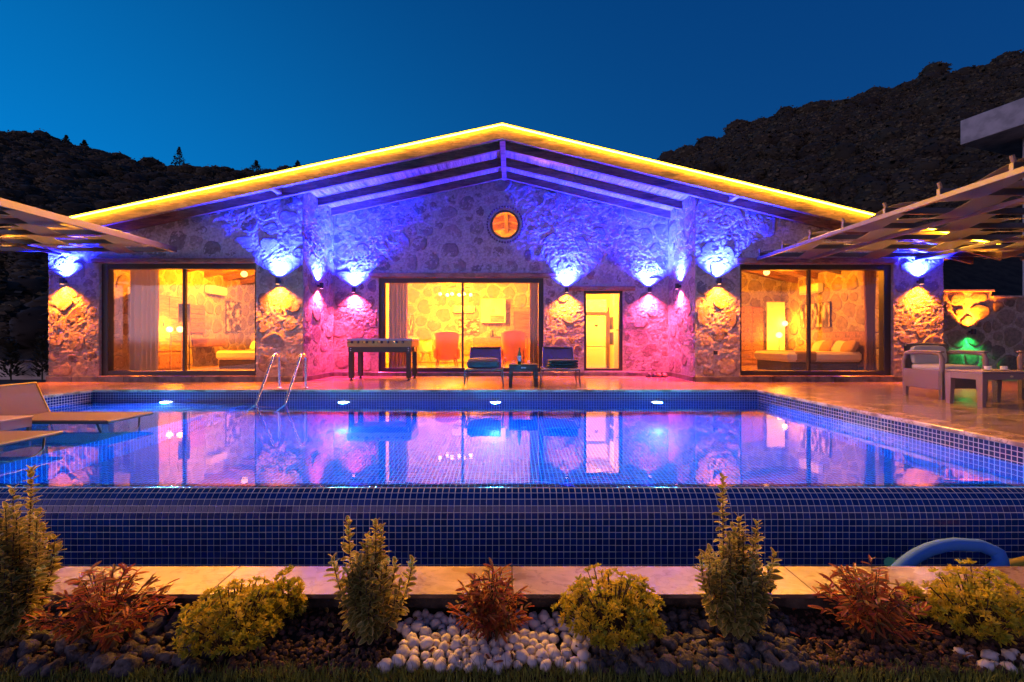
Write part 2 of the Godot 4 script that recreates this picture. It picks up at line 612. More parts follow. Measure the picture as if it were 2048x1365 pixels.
# ------------------------------------------------------------------ house
func stone_spots(o: Vector3, u: Vector3, n: Vector3, rects: Array, top: Callable, holes: Array, rmin: float, rmax: float) -> Array:
	# irregular stones packed over a wall: each is a list of outline radii round a seed
	var u0 := 1e9
	var u1 := -1e9
	for r in rects:
		u0 = minf(u0, r[0]); u1 = maxf(u1, r[1])
	var vmax := 0.0
	for k in 21:
		vmax = maxf(vmax, top.call(lerpf(u0, u1, k / 20.0)))
	var seeds := []
	var tries := int((u1 - u0) * vmax * 90.0)
	for k in tries:
		var r := lerpf(rmax, rmin, pow(float(k) / tries, 0.55)) * rnd(0.9, 1.1)
		var s := Vector2(rnd(u0 + r * 0.6, u1 - r * 0.6), rnd(0.14 + r * 0.6, vmax))
		if s.y + r * 0.6 > top.call(s.x):
			continue
		var ok := true
		for h in holes:
			if Rect2(h).grow(r * 0.55).has_point(s):
				ok = false
		for q in seeds:
			if ok and q[0].distance_to(s) < (q[1] + r) * 0.93:
				ok = false
		if ok:
			seeds.append([s, r])
	var outl := []
	for q in seeds:
		var s: Vector2 = q[0]
		var r: float = q[1]
		var planes := [[Vector2(-1, 0), s.x - u0 - 0.02], [Vector2(1, 0), u1 - s.x - 0.02], [Vector2(0, -1), s.y - 0.13]]
		for e in [-0.3, 0.3]:
			var ta: float = top.call(s.x)
			var tb: float = top.call(s.x + e)
			var nn := Vector2(-(tb - ta) / e, 1.0).normalized()
			planes.append([nn, nn.dot(Vector2(s.x, ta) - s) - 0.03])
		for h in holes:
			var hr := Rect2(h)
			if hr.grow(0.8).has_point(s):
				if s.x < hr.position.x: planes.append([Vector2(1, 0), hr.position.x - s.x - 0.05])
				elif s.x > hr.end.x: planes.append([Vector2(-1, 0), s.x - hr.end.x - 0.05])
				elif s.y < hr.position.y: planes.append([Vector2(0, 1), hr.position.y - s.y - 0.05])
				else: planes.append([Vector2(0, -1), s.y - hr.end.y - 0.05])
		var gap := rnd(0.025, 0.085)
		for p in seeds:
			var d: float = s.distance_to(p[0])
			if d > 0.001 and d < 1.3:
				planes.append([(p[0] - s) / d, (d * d + r * r - p[1] * p[1]) / (2.0 * d) - gap * 0.5])
		var rr := []
		for k in 14:
			var dir := Vector2.from_angle(TAU * k / 14)
			var best := r * 1.35
			for p in planes:
				var w: float = p[0].dot(dir)
				if w > 0.05:
					best = minf(best, p[1] / w)
			rr.append(maxf(best, 0.02))
		var rs := []
		for k in 14:
			rs.append((rr[k] * 4.0 + rr[(k + 1) % 14] + rr[(k + 13) % 14]) / 6.0 * (0.95 + 0.14 * nz.get_noise_2d(s.x * 7.0 + k * 1.7, s.y * 7.0)))
		outl.append([s, rs, r])
	return outl

func stone_mesh(b: MB, o: Vector3, u: Vector3, n: Vector3, st: Array, proud: float) -> void:
	var s: Vector2 = st[0]
	var v0 := b.v.size()
	var i0 := b.ix.size()
	var tilt := Vector2(rnd(-0.07, 0.07), rnd(-0.09, 0.09))
	var put := func(q: Vector2, h: float): return o + u * q.x + Vector3.UP * q.y + n * h
	for ring in [[1.02, -0.015], [0.96, 0.7], [0.80, 0.95], [0.55, 1.0], [0.28, 1.0]]:
		for k in 14:
			var off: Vector2 = Vector2.from_angle(TAU * k / 14) * (st[1][k] * ring[0])
			var h: float = ring[1] if ring[1] < 0 else ring[1] * proud + tilt.dot(off) + nf.get_noise_2d((s.x + off.x) * 9.0, (s.y + off.y) * 9.0) * 0.012 + nz.get_noise_2d((s.x + off.x) * 24.0, (s.y + off.y) * 30.0) * 0.015
			b.vert(put.call(s + off, h), n)
	var ci := b.vert(put.call(s, proud + nf.get_noise_2d(s.x * 9.0, s.y * 9.0) * 0.012), n)
	for ring in 4:
		for k in 14:
			var a := v0 + ring * 14 + k
			var a2 := v0 + ring * 14 + (k + 1) % 14
			b.ix.append_array([a, a2 + 14, a2, a, a + 14, a2 + 14])
	for k in 14:
		b.ix.append_array([v0 + 56 + k, ci, v0 + 56 + (k + 1) % 14])
	b.smooth(v0, i0)

func relief(p: Vector3) -> float: # lumpy lime mortar
	return 0.008 + 0.012 * nz.get_noise_3d(p.x * 2.6, p.y * 3.2, p.z * 2.6) + 0.015 * nf.get_noise_3d(p.x * 9.0, p.y * 11.0, p.z * 9.0) + 0.012 * nz.get_noise_3d(p.x * 19.0, p.y * 24.0, p.z * 19.0)

func wall_mesh(o: Vector3, u: Vector3, n: Vector3, rects: Array, top: Callable, thick := 0.3, cell := 0.022) -> MB:
	var b := MB.new()
	for r in rects:
		var t0: float = r[3] if r[3] >= 0 else top.call(r[0])
		var t1: float = r[3] if r[3] >= 0 else top.call(r[1])
		var q := func(uu: float, vv: float, h: float): return o + u * uu + Vector3.UP * vv + n * h
		b.hexa([q.call(r[0], r[2], -0.004), q.call(r[1], r[2], -0.004), q.call(r[1], r[2], -thick), q.call(r[0], r[2], -thick),
			q.call(r[0], t0, -0.004), q.call(r[1], t1, -0.004), q.call(r[1], t1, -thick), q.call(r[0], t0, -thick)])
		if r[3] >= 0 and r[3] - r[2] < 0.2:
			continue
		var nu := maxi(2, int((r[1] - r[0]) / cell))
		var nv := maxi(2, int((maxf(t0, t1) - r[2]) / cell))
		b.grid(func(i: int, j: int):
			var uu := lerpf(r[0], r[1], float(i) / nu)
			var vv := lerpf(r[2], lerpf(t0, t1, float(i) / nu), float(j) / nv)
			var p: Vector3 = q.call(uu, vv, 0.0)
			return p + n * maxf(relief(p), -0.002), nu, nv)
	return b

func house() -> void:
	var h := thing("stone_house", "single-storey stone house with a wide gabled roof and a deep central porch", "house")
	var F := Vector3(0, 0, 1)
	var R := Vector3(1, 0, 0)
	var panels := [
		[Vector3(0, 0, -10.3), R, F, [[-10.79, -9.62, 0, -1], [-9.62, -5.96, 2.76, -1], [-9.62, -5.96, 0, 0.14], [-5.96, -4.87, 0, -1]], under, [Rect2(-9.62, -0.5, 3.66, 3.38)]],
		[Vector3(0, 0, -10.3), R, F, [[4.27, 5.31, 0, -1], [5.31, 8.88, 2.74, -1], [5.31, 8.88, 0, 0.14], [8.88, 10.04, 0, -1]], under, [Rect2(5.31, -0.5, 3.57, 3.36)]],
		[Vector3(0, 0, -12.05), R, F, [[-4.87, -3.64, 0, -1], [-3.64, 0.86, 0, 0.1], [-3.64, -0.61, 2.67, -1], [-0.61, APEX, 2.67, 3.696], [-0.61, APEX, 4.536, -1], [APEX, 0.23, 2.67, 3.696], [APEX, 0.23, 4.536, -1], [0.23, 0.86, 2.67, -1], [0.86, 1.96, 0, -1], [1.96, 3.02, 0, 0.14], [1.96, 3.02, 2.32, -1], [3.02, 4.27, 0, -1]], under,
			[Rect2(-3.64, -0.5, 4.5, 3.3), Rect2(1.96, -0.5, 1.06, 2.94), Rect2(-0.72, 3.58, 1.06, 1.07)]],
		[Vector3(-4.87, 0, 0), Vector3(0, 0, -1), R, [[10.3, 12.05, 0, -1]], func(_x: float): return under(-4.87), []],
		[Vector3(4.27, 0, 0), Vector3(0, 0, 1), -R, [[-12.05, -10.3, 0, -1]], func(_x: float): return under(4.27), []]]
	var all := []
	var walls := []
	for p in panels:
		var w := part(h, "wall", wall_mesh(p[0], p[1], p[2], p[3], p[4]), M.mortar)
		walls.append(w)
		for st in stone_spots(p[0], p[1], p[2], p[3], p[4], p[5], 0.10, 0.25):
			all.append([st, p, w])
	all.sort_custom(func(a, b): return a[0][2] > b[0][2])
	var rest := {}
	for k in all.size():
		var q: Array = all[k]
		if k < 300:
			var b := MB.new()
			stone_mesh(b, q[1][0], q[1][1], q[1][2], q[0], rnd(0.006, 0.015))
			part(q[2], "stone", b, M.stones[k % 5])
		else:
			if not rest.has(q[2]):
				rest[q[2]] = MB.new()
			stone_mesh(rest[q[2]], q[1][0], q[1][1], q[1][2], q[0], rnd(0.006, 0.015))
	for w in rest:
		stuff(w, "small_stones", rest[w], M.stones[1])
	# round window: plate with a round hole, brick ring, frame, pane
	var rc := Vector3(-0.19, 4.116, -12.05)
	var pl := MB.new()
	var SEG := 48
	for k in SEG:
		var a0 := TAU * k / SEG
		var a1 := TAU * (k + 1) / SEG
		var sq := func(a: float): return Vector2(cos(a), sin(a)) * (0.425 / maxf(absf(cos(a)), absf(sin(a))))
		var i0 := Vector2.from_angle(a0) * 0.40
		var i1 := Vector2.from_angle(a1) * 0.40
		var s0: Vector2 = sq.call(a0)
		var s1: Vector2 = sq.call(a1)
		pl.quad(rc + Vector3(i0.x, i0.y, 0.006), rc + Vector3(s0.x, s0.y, 0.006), rc + Vector3(s1.x, s1.y, 0.006), rc + Vector3(i1.x, i1.y, 0.006))
		pl.quad(rc + Vector3(i1.x, i1.y, -0.3), rc + Vector3(i0.x, i0.y, -0.3), rc + Vector3(i0.x, i0.y, 0.006), rc + Vector3(i1.x, i1.y, 0.006))
	part(walls[2], "round_reveal", pl, M.mortar)
	var rw := part(h, "round_window", ring_mesh(rc + Vector3(0, 0, -0.02), 0.345, 0.40, 0.06), M.frame)
	var pane := MB.new()
	pane.disc(rc + Vector3(0, 0, -0.03), 0.35, F, 40)
	part(rw, "pane", pane, M.glass)
	var br := mat(0.10, 0.055, 0.05, 0.8)
	for k in 40:
		var a := TAU * k / 40
		var b := MB.new()
		b.cbox(rc + Vector3(cos(a) * 0.485, sin(a) * 0.485, 0.03), Vector3(0.045, 0.05, 0.06), 0.008, Basis(F, a))
		part(rw, "brick", b, br)
	# lintels, skirting, sills
	var lin_ := [[-9.75, -5.92, 2.765, 2.87, -10.3], [5.2, 8.95, 2.745, 2.88, -10.3], [-3.9, 1.2, 2.675, 2.80, -12.05], [1.55, 3.35, 2.325, 2.44, -12.05]]
	for l in lin_:
		var b := MB.new()
		b.cbox(Vector3((l[0] + l[1]) / 2, (l[2] + l[3]) / 2, l[4] - 0.04), Vector3(l[1] - l[0], l[3] - l[2], 0.22), 0.012)
		part(h, "lintel", b, M.pine)
	for s in [[-10.82, -9.62, 0], [-9.62, -5.96, 1], [-5.96, -4.853, 0], [4.253, 5.31, 0], [5.31, 8.88, 1], [8.88, 10.07, 0]]:
		var b := MB.new()
		var run: float = s[1] - s[0]
		var m := maxi(1, int(run / 0.6))
		for k in m:
			b.cbox(Vector3(s[0] + run * (k + 0.5) / m, 0.06, -10.29), Vector3(run / m - 0.004, 0.115 if s[2] == 0 else 0.14, 0.07), 0.004)
		part(h, "skirting", b, M.skirt)
	for s in [[-4.87, -3.64], [-3.64, 0.86], [0.86, 1.96], [1.96, 3.02], [3.02, 4.27]]:
		var b := MB.new()
		b.cbox(Vector3((s[0] + s[1]) / 2, 0.055, -12.04), Vector3(s[1] - s[0] - 0.003, 0.105, 0.07), 0.004)
		part(h, "skirting", b, M.skirt)
	for x in [-4.86, 4.26]:
		var b := MB.new()
		b.cbox(Vector3(x, 0.058, -11.15), Vector3(0.06, 0.112, 1.66), 0.004)
		part(h, "skirting", b, M.skirt)
	# roof: slab, boards, rafters, ridge, fascia
	var rb := MB.new()
	for e in [[-11.05, APEX], [APEX, 10.6]]:
		slope_beam(rb, e[0], e[1], 0.024, 0.14, -9.585, -19.2)
	var roof := part(h, "roof", rb, M.roof)
	for e in [[-11.0, APEX - 0.06, -1], [APEX + 0.06, 10.55, 1]]:
		var m := 96
		for k in m:
			var x0: float = lerpf(e[0], e[1], float(k) / m)
			var x1: float = lerpf(e[0], e[1], float(k + 1) / m) - 0.006
			var b := MB.new()
			slope_beam(b, x0, x1, -0.002 * (k % 3), 0.022, -9.625, -12.02)
			part(roof, "plank", b, M.planks[(k * 7 + k / 3) % 4])
		var inb := MB.new() # the same boarding goes on over the rooms, in one piece
		slope_beam(inb, e[0], e[1], 0.0, 0.02, -12.03, -18.9)
		part(roof, "ceiling_boards", inb, M.pine_z)
	for z in [-10.15, -11.1, -11.93, -13.1, -14.1, -15.1, -16.1, -17.1]:
		for e in [[-11.0, APEX - 0.065], [APEX + 0.065, 10.55]]:
			var b := MB.new()
			slope_beam(b, e[0], e[1], -0.2, -0.004, z + 0.04, z - 0.04)
			part(roof, "rafter", b, M.rafter)
	var rg := MB.new()
	rg.cbox(Vector3(APEX, 5.42, -13.9), Vector3(0.125, 0.2, 8.5), 0.008)
	part(roof, "ridge_beam", rg, M.rafter)
	for e in [[-11.08, APEX], [APEX, 10.63]]:
		var de := MB.new()
		slope_beam(de, e[0], e[1], 0.105, 0.122, -9.51, -9.62)
		part(roof, "drip_edge", de, M.dark_metal)
	for e in [[-11.06, APEX], [APEX, 10.61]]:
		var b := MB.new()
		slope_beam(b, e[0], e[1], -0.20, 0.075, -9.58, -9.622)
		part(roof, "fascia", b, M.pine)
	for x in [-5.35, 4.95]: # short braces under the eaves by the porch corners
		var b := MB.new()
		slope_beam(b, x, x + 0.09, -0.13, -0.004, -9.63, -10.1)
		part(roof, "brace", b, M.pine_z)
	# shell of the rooms
	var sh := MB.new()
	sh.b2(-10.79, -10.51, -0.1, under(-10.79), -10.61, -18.3)
	sh.b2(9.76, 10.04, -0.1, under(10.04), -10.61, -16.4)
	part(h, "side_wall", sh, M.plaster)
	var inner := MB.new()
	inner.b2(-5.17, -4.9, -0.1, 4.42, -12.36, -18.3)
	inner.b2(1.5, 1.64, -0.1, under(1.64), -12.36, -18.3)
	inner.b2(4.3, 4.57, -0.1, 4.36, -12.36, -18.3)
	inner.b2(1.64, 4.3, -0.1, 4.4, -14.75, -15.0)
	inner.b2(1.64, 4.3, 2.62, 2.74, -12.36, -14.75)
	part(h, "inner_wall", inner, M.plaster)
	var fl := MB.new()
	fl.b2(-10.5, -5.17, -0.1, 0.1, -10.62, -18.3)
	fl.b2(4.57, 9.75, -0.1, 0.1, -10.62, -16.3)
	fl.b2(-4.87, 4.27, -0.1, 0.08, -12.37, -18.4)
	part(h, "floor", fl, M.floor_in)
	for p in [
		[Vector3(-10.5, 0, 0), Vector3(0, 0, -1), R, [[10.62, 18.0, 0.1, -1]], func(_x: float): return 3.31, 0.13, 0.26],
		[Vector3(0, 0, -18.0), R, F, [[-10.5, -5.17, 0.1, -1]], under, 0.13, 0.26],
		[Vector3(9.75, 0, 0), Vector3(0, 0, 1), -R, [[-16.0, -10.62, 0.1, -1]], func(_x: float): return 3.11, 0.13, 0.26],
		[Vector3(0, 0, -16.0), R, F, [[4.57, 9.75, 0.1, -1]], under, 0.13, 0.26],
		[Vector3(0, 0, -18.0), R, F, [[-4.9, APEX, 0.1, -1], [APEX, 1.5, 0.1, -1]], under, 0.16, 0.3]]:
		var w := part(h, "inner_stone_wall", wall_mesh(p[0], p[1], p[2], p[3], p[4], 0.2, 0.09), M.mortar)
		var sb := MB.new()
		for st in stone_spots(p[0], p[1], p[2], p[3], p[4], [], p[5], p[6]):
			stone_mesh(sb, p[0], p[1], p[2], st, 0.025)
		stuff(w, "stones", sb, M.inner_stone)
	# windows and door
	window(h, "sliding_window", -9.62, -5.96, 0.14, 2.76, -10.3, -7.73, 0.15, 0.07)
	window(h, "sliding_window", 5.31, 8.88, 0.14, 2.74, -10.3, 7.01, 0.07, 0.16)
	window(h, "sliding_window", -3.64, 0.86, 0.1, 2.67, -12.05, -1.36, 0.14, 0.13)
	var dr := MB.new()
	for q in [[1.96, 2.03, 0.14, 2.32], [2.93, 3.02, 0.14, 2.32], [2.03, 2.93, 2.24, 2.32], [2.03, 2.93, 0.14, 0.2]]:
		dr.cbox(Vector3((q[0] + q[1]) / 2, (q[2] + q[3]) / 2, -12.13), Vector3(q[1] - q[0], q[3] - q[2], 0.11), 0.006)
	var door := part(h, "glass_door", dr, M.frame)
	var dp := MB.new()
	dp.b2(2.03, 2.93, 0.2, 2.24, -12.135, -12.143)
	part(door, "pane", dp, M.glass)
	var hd := MB.new()
	hd.cbox(Vector3(2.965, 1.22, -12.06), Vector3(0.03, 0.2, 0.015), 0.004)
	hd.tube([Vector3(2.965, 1.25, -12.06), Vector3(2.965, 1.25, -12.02), Vector3(2.95, 1.25, -12.01), Vector3(2.83, 1.25, -12.01)], 0.011, 8)
	part(door, "handle", hd, M.black)

func ring_mesh(ctr: Vector3, r0: float, r1: float, dp: float) -> MB: # flat ring facing +z
	var b := MB.new()
	for k in 40:
		var p := []
		for z in [-dp / 2, dp / 2]:
			for q in [[r0, k], [r1, k], [r1, k + 1], [r0, k + 1]]:
				var a: float = TAU * q[1] / 40
				p.append(ctr + Vector3(cos(a) * q[0], sin(a) * q[0], z))
		b.hexa(p)
	return b

func window(h: Node3D, called: String, x0: float, x1: float, y0: float, y1: float, z: float, mx: float, wl: float, wr: float) -> void:
	var b := MB.new()
	var zz := z - 0.14
	b.cbox(Vector3(x0 + wl / 2, (y0 + y1) / 2, zz), Vector3(wl, y1 - y0, 0.16), 0.006)
	b.cbox(Vector3(x1 - wr / 2, (y0 + y1) / 2, zz), Vector3(wr, y1 - y0, 0.16), 0.006)
	b.cbox(Vector3((x0 + wl + x1 - wr) / 2, y1 - 0.06, zz), Vector3(x1 - x0 - wl - wr, 0.12, 0.16), 0.006)
	b.cbox(Vector3((x0 + wl + x1 - wr) / 2, y0 + 0.055, zz), Vector3(x1 - x0 - wl - wr, 0.11, 0.16), 0.006)
	var w := part(h, called, b, M.frame)
	var mb := MB.new()
	mb.cbox(Vector3(mx, (y0 + y1) / 2, zz - 0.01), Vector3(0.055, y1 - y0 - 0.22, 0.09), 0.004)
	part(w, "mullion", mb, M.bronze)
	for q in [[x0 + wl, mx - 0.028], [mx + 0.028, x1 - wr]]:
		var p := MB.new()
		p.b2(q[0], q[1], y0 + 0.11, y1 - 0.12, zz - 0.006, zz - 0.014)
		part(w, "pane", p, M.glass)
	var sl := MB.new()
	sl.cbox(Vector3((x0 + x1) / 2, y0 - 0.008, z - 0.02), Vector3(x1 - x0, 0.02, 0.16), 0.004)
	part(w, "sill", sl, M.coping)

# ------------------------------------------------------------------ deck and pool
const PX0 := -8.2
const PX1 := 4.8
const PZF := -8.65
const WATER := -0.215
const SHELF := -5.05

func deck_and_pool() -> void:
	var b := MB.new()
	for q in [[-10.8, -8.5, -2.4, -8.95], [-10.8, 16.0, -8.951, -10.35], [-4.9, 4.3, -10.351, -12.1], [5.1, 16.0, -2.4, -8.95], [10.06, 16.0, -10.351, -11.8]]:
		b.b2(q[0], q[1], -0.2, -0.006, q[2], q[3])
	var deck := struct_("deck", b, M.skirt)
	for q in [[-10.8, -8.55, -2.4, -9.0, 3], [-10.8, 16.0, -9.0, -10.26, 35], [-4.84, 4.24, -10.262, -12.01, 12], [5.15, 16.0, -2.4, -9.0, 12], [10.08, 16.0, -10.262, -11.6, 6]]:
		var nx: int = q[4]
		var nzz := maxi(1, int(round((q[2] - q[3]) / 0.85)))
		for j in nzz:
			for i in nx:
				var s := MB.new()
				var x0: float = lerpf(q[0], q[1], float(i) / nx) + 0.0015
				var x1: float = lerpf(q[0], q[1], float(i + 1) / nx) - 0.0015
				var z0: float = lerpf(q[2], q[3], float(j) / nzz) - 0.0015
				var z1: float = lerpf(q[2], q[3], float(j + 1) / nzz) + 0.0015
				s.cbox(Vector3((x0 + x1) / 2, -0.015 + rnd(-0.0006, 0.0006), (z0 + z1) / 2), Vector3(x1 - x0, 0.03, z0 - z1), 0.0015)
				part(deck, "slab", s, M.deck[rng.randi() % 4])
	var pool := thing("swimming_pool", "long pool lined with small blue mosaic tiles, with a shallow ledge on the left", "pool")
	var w: MB
	for q in [["far_wall", PX0 - 0.3, PX1 + 0.3, PZF, PZF - 0.28], ["side_wall", PX1, PX1 + 0.28, -2.2, PZF - 0.001], ["side_wall", PX0 - 0.28, PX0, -2.2, PZF - 0.001]]:
		w = MB.new()
		w.b2(q[1], q[2], -1.9, -0.236, q[3], q[4])
		var pw := part(pool, q[0], w, M.mosaic)
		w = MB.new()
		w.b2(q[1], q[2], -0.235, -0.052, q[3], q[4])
		part(pw, "shaded_waterline", w, M.shaded_mosaic)  # same tiling above the water, its shade put into the colour
	w = MB.new()
	w.b2(PX0, PX1, -1.9, -1.7, PZF, -3.6)
	part(pool, "floor", w, M.mosaic)
	w = MB.new()
	w.b2(PX0, SHELF, -1.699, -0.5, PZF + 0.001, -3.63)
	part(pool, "ledge", w, M.mosaic)
	w = MB.new()
	w.b2(PX0, PX1, -1.0, -0.85, -3.5, -2.6)
	w.b2(PX0, PX1, -1.0, -0.435, -2.668, -2.6)
	part(pool, "gutter", w, M.mosaic)
	for q in [[PX0 - 0.34, PX1 + 0.34, PZF + 0.02, PZF - 0.35, 15, 0], [PX1 - 0.02, PX1 + 0.35, -2.3, PZF + 0.021, 8, 1], [PX0 - 0.35, PX0 + 0.02, -2.3, PZF + 0.021, 8, 1]]:
		for k in q[4]:
			var s := MB.new()
			var x0: float = q[0]
			var x1: float = q[1]
			var z0: float = q[2]
			var z1: float = q[3]
			if q[5] == 0:
				x0 = lerpf(q[0], q[1], float(k) / q[4]) + 0.001
				x1 = lerpf(q[0], q[1], float(k + 1) / q[4]) - 0.001
			else:
				z0 = lerpf(q[2], q[3], float(k) / q[4]) - 0.001
				z1 = lerpf(q[2], q[3], float(k + 1) / q[4]) + 0.001
			s.cbox(Vector3((x0 + x1) / 2, -0.024, (z0 + z1) / 2), Vector3(x1 - x0, 0.05, absf(z0 - z1)), 0.006)
			part(pool, "coping_slab", s, M.coping)
	# overflow wall: rounded nose and upright face, tile by tile
	var prof := []
	var z := -3.53
	var y := -0.222
	prof.append(Vector2(z, y))
	for k in 15:
		var tilt: float = deg_to_rad([60, 42, 28, 18, 9][k]) if k < 5 else 0.0
		z += 0.05 * sin(tilt); y -= 0.05 * cos(tilt)
		prof.append(Vector2(z, y))
	var ow := thing("overflow_wall", "rounded overflow wall of dark blue mosaic along the near edge of the pool", "pool wall")
	var body := MB.new()
	for k in 15:
		body.quad(Vector3(PX0, prof[k + 1].y, prof[k + 1].x - 0.003), Vector3(PX1, prof[k + 1].y, prof[k + 1].x - 0.003), Vector3(PX1, prof[k].y, prof[k].x - 0.003), Vector3(PX0, prof[k].y, prof[k].x - 0.003))
	part(ow, "bed", body, M.grout)
	var back := MB.new()
	back.quad(Vector3(PX0, -0.223, -3.533), Vector3(PX1, -0.223, -3.533), Vector3(PX1, -0.227, -3.62), Vector3(PX0, -0.227, -3.62))
	back.quad(Vector3(PX1, -1.7, -3.62), Vector3(PX0, -1.7, -3.62), Vector3(PX0, -0.226, -3.62), Vector3(PX1, -0.226, -3.62))
	part(ow, "pool_face", back, M.mosaic)
	var joined := []
	for k in 5:
		joined.append(MB.new())
	var cols := 260
	var shared := {}
	for r in 15:
		var a: Vector2 = prof[r]
		var c: Vector2 = prof[r + 1]
		var t := (c - a).normalized()
		var nn := Vector3(0, t.x, -t.y) # outward: (z, y) turned
		var down := Vector3(0, t.y, t.x)
		for k in 5:
			var tb := MB.new()
			tile(tb, Vector3.ZERO, Vector3.RIGHT, -down, nn, 0.0228, 0.0015)
			shared[r * 5 + k] = tb
		for i in cols:
			var ctr := Vector3(PX0 + 0.05 * (i + 0.5) + rnd(-0.0005, 0.0005), (a.y + c.y) / 2, (a.x + c.x) / 2)
			ctr += Vector3(0.0014 * sin(i / 6 * 12.9 + r / 5 * 7.1), 0.0011 * sin(i / 6 * 5.3 + r / 5 * 3.7) if r > 5 else 0.0, 0) # the tiles came glued to sheets of six by five
			var k := rng.randi() % 5
			var near: bool = absf(ctr.x) < 0.76 and r >= 1 and r <= 10
			var tilt := Basis(Vector3.RIGHT, rnd(-0.012, 0.012)) * Basis(Vector3.UP, rnd(-0.012, 0.012))
			if near:
				if not shared.has("m%d" % (r * 5 + k)):
					shared["m%d" % (r * 5 + k)] = shared[r * 5 + k].mesh()
				part(ow, "tile", shared["m%d" % (r * 5 + k)], M.tiles[k], Transform3D(tilt, ctr))
			else:
				joined[k].add(shared[r * 5 + k], Transform3D(tilt, ctr))
	for k in 5:
		stuff(ow, "tiles", joined[k], M.tiles[k])
	var gc := thing("garden_coping", "pale veined marble slabs along the foot of the overflow wall", "coping")
	for k in 6:
		var s := MB.new()
		s.cbox(Vector3(-4.1 + 1.64 * k, -0.42, -2.52), Vector3(1.637, 0.022, 0.3), 0.003)
		part(gc, "slab", s, M.slab)
	var bs := MB.new()
	bs.b2(-6, 6, -1.0, -0.432, -2.66, -2.45)
	part(gc, "base", bs, mat(0.10, 0.085, 0.07, 0.9, {"tex": "blotch", "bump": "rough", "depth": 1.5, "scale": 1.2}))
	var wt := MB.new()
	wt.quad(Vector3(PX0, WATER, -3.545), Vector3(PX1, WATER, -3.545), Vector3(PX1, WATER, PZF), Vector3(PX0, WATER, PZF))
	struct_("water", wt, M.water)

func tile(b: MB, c: Vector3, u: Vector3, v: Vector3, n: Vector3, h: float, e: float) -> void: # bevelled little tile
	var q := func(x: float, y: float, up: float): return c + u * x + v * y + n * up
	var g := h - e
	b.quad(q.call(-g, -g, 0.001), q.call(g, -g, 0.001), q.call(g, g, 0.001), q.call(-g, g, 0.001))
	for s in [[-1, -1, 1, -1], [1, -1, 1, 1], [1, 1, -1, 1], [-1, 1, -1, -1]]:
		b.quad(q.call(s[0] * h, s[1] * h, -0.003), q.call(s[2] * h, s[3] * h, -0.003), q.call(s[2] * g, s[3] * g, 0.001), q.call(s[0] * g, s[1] * g, 0.001))

# ------------------------------------------------------------------ pergolas
func pergola(label: String, x_in: float, x_out: float, y: float, bars: Array) -> void:
	var side := signf(x_out - x_in)
	var p := thing("pergola", label, "pergola", Vector3.ZERO, 0.0, "pergolas over the bedroom windows")
	var strip_m := mat(0.115, 0.085, 0.105, 0.85, {"bump": "fine", "depth": 0.05, "scale": 3.0, "back": 0.5})
	for k in bars.size():
		var b := MB.new()
		b.cbox(Vector3((x_in + x_out) / 2, y + 0.045, -bars[k]), Vector3(absf(x_out - x_in), 0.09, 0.05), 0.004)
		part(p, "bar", b, M.dark_metal)
		if side > 0:
			var s := MB.new()
			s.cbox(Vector3(x_in + 0.02, y + 0.13, -bars[k]), Vector3(0.03, 0.09, 0.04), 0.004, Basis(Vector3.BACK, 0.3))
			part(p, "end_clip", s, strip_m)
	var z0: float = -bars[0] - 0.06
	var z1: float = -bars[bars.size() - 1] + 0.1
	for x in ([x_in, x_in + side * 1.2, x_in + side * 3.6, x_out] if side > 0 else [x_in, x_in + side * 2.6, x_out]):
		var b := MB.new()
		var edge: bool = x == x_in and side < 0
		b.cbox(Vector3(x, y + (0.05 if edge else -0.035), (z0 + z1) / 2), Vector3(0.05, 0.12 if edge else 0.07, z1 - z0), 0.004)
		part(p, "beam", b, mat(0.11, 0.07, 0.06, 0.5) if edge or x == x_in + side * 1.2 else M.dark_metal)
	var step: float = bars[0] - bars[1]
	for k in 8:
		var xa := x_in + side * (0.08 + 0.72 * k)
		if absf(xa - x_in) + 0.6 > absf(x_out - x_in):
			break
		var sg := 1.0 if k % 2 == 0 else -1.0
		var b := MB.new()
		var f := func(i: int, j: int):
			var zz := lerpf(z0, z1, float(j) / 64.0)
			var wv := cos(PI * (-zz - bars[0]) / step) * sg
			return Vector3(minf(xa, xa + side * 0.47) + 0.47 * i / 4.0, y + 0.045 + wv * 0.075 + 0.006 * sin(i * 1.7 + zz * 2.0), zz)
		b.grid(func(i: int, j: int): return f.call(4 - i, j) + Vector3(0, -0.002, 0), 4, 64)
		b.grid(func(i: int, j: int): return f.call(i, 64 - j) + Vector3(0, 0.002, 0) , 4, 64)
		part(p, "fabric_strip", b, strip_m)
	for z in [z0 + 0.2, z1 - 0.3]: # posts stand at the far side, against the house and beyond the frame
		var b := MB.new()
		b.cbox(Vector3(x_out - side * 0.05, (y - 0.01) / 2.0, z), Vector3(0.1, y - 0.01, 0.1), 0.005)
		part(p, "post", b, M.dark_metal)

func pergolas() -> void:
	pergola("pergola of dark bars woven with pale fabric strips above the right-hand bedroom window", 5.6, 11.6, 2.86, [10.02, 9.17, 8.33, 7.5, 6.66, 5.81, 4.96, 4.11])
	pergola("pergola with a tan edge beam and woven fabric above the left-hand bedroom window", -7.55, -13.6, 2.95, [9.88, 9.1, 8.32, 7.54, 6.76, 5.98, 5.2])

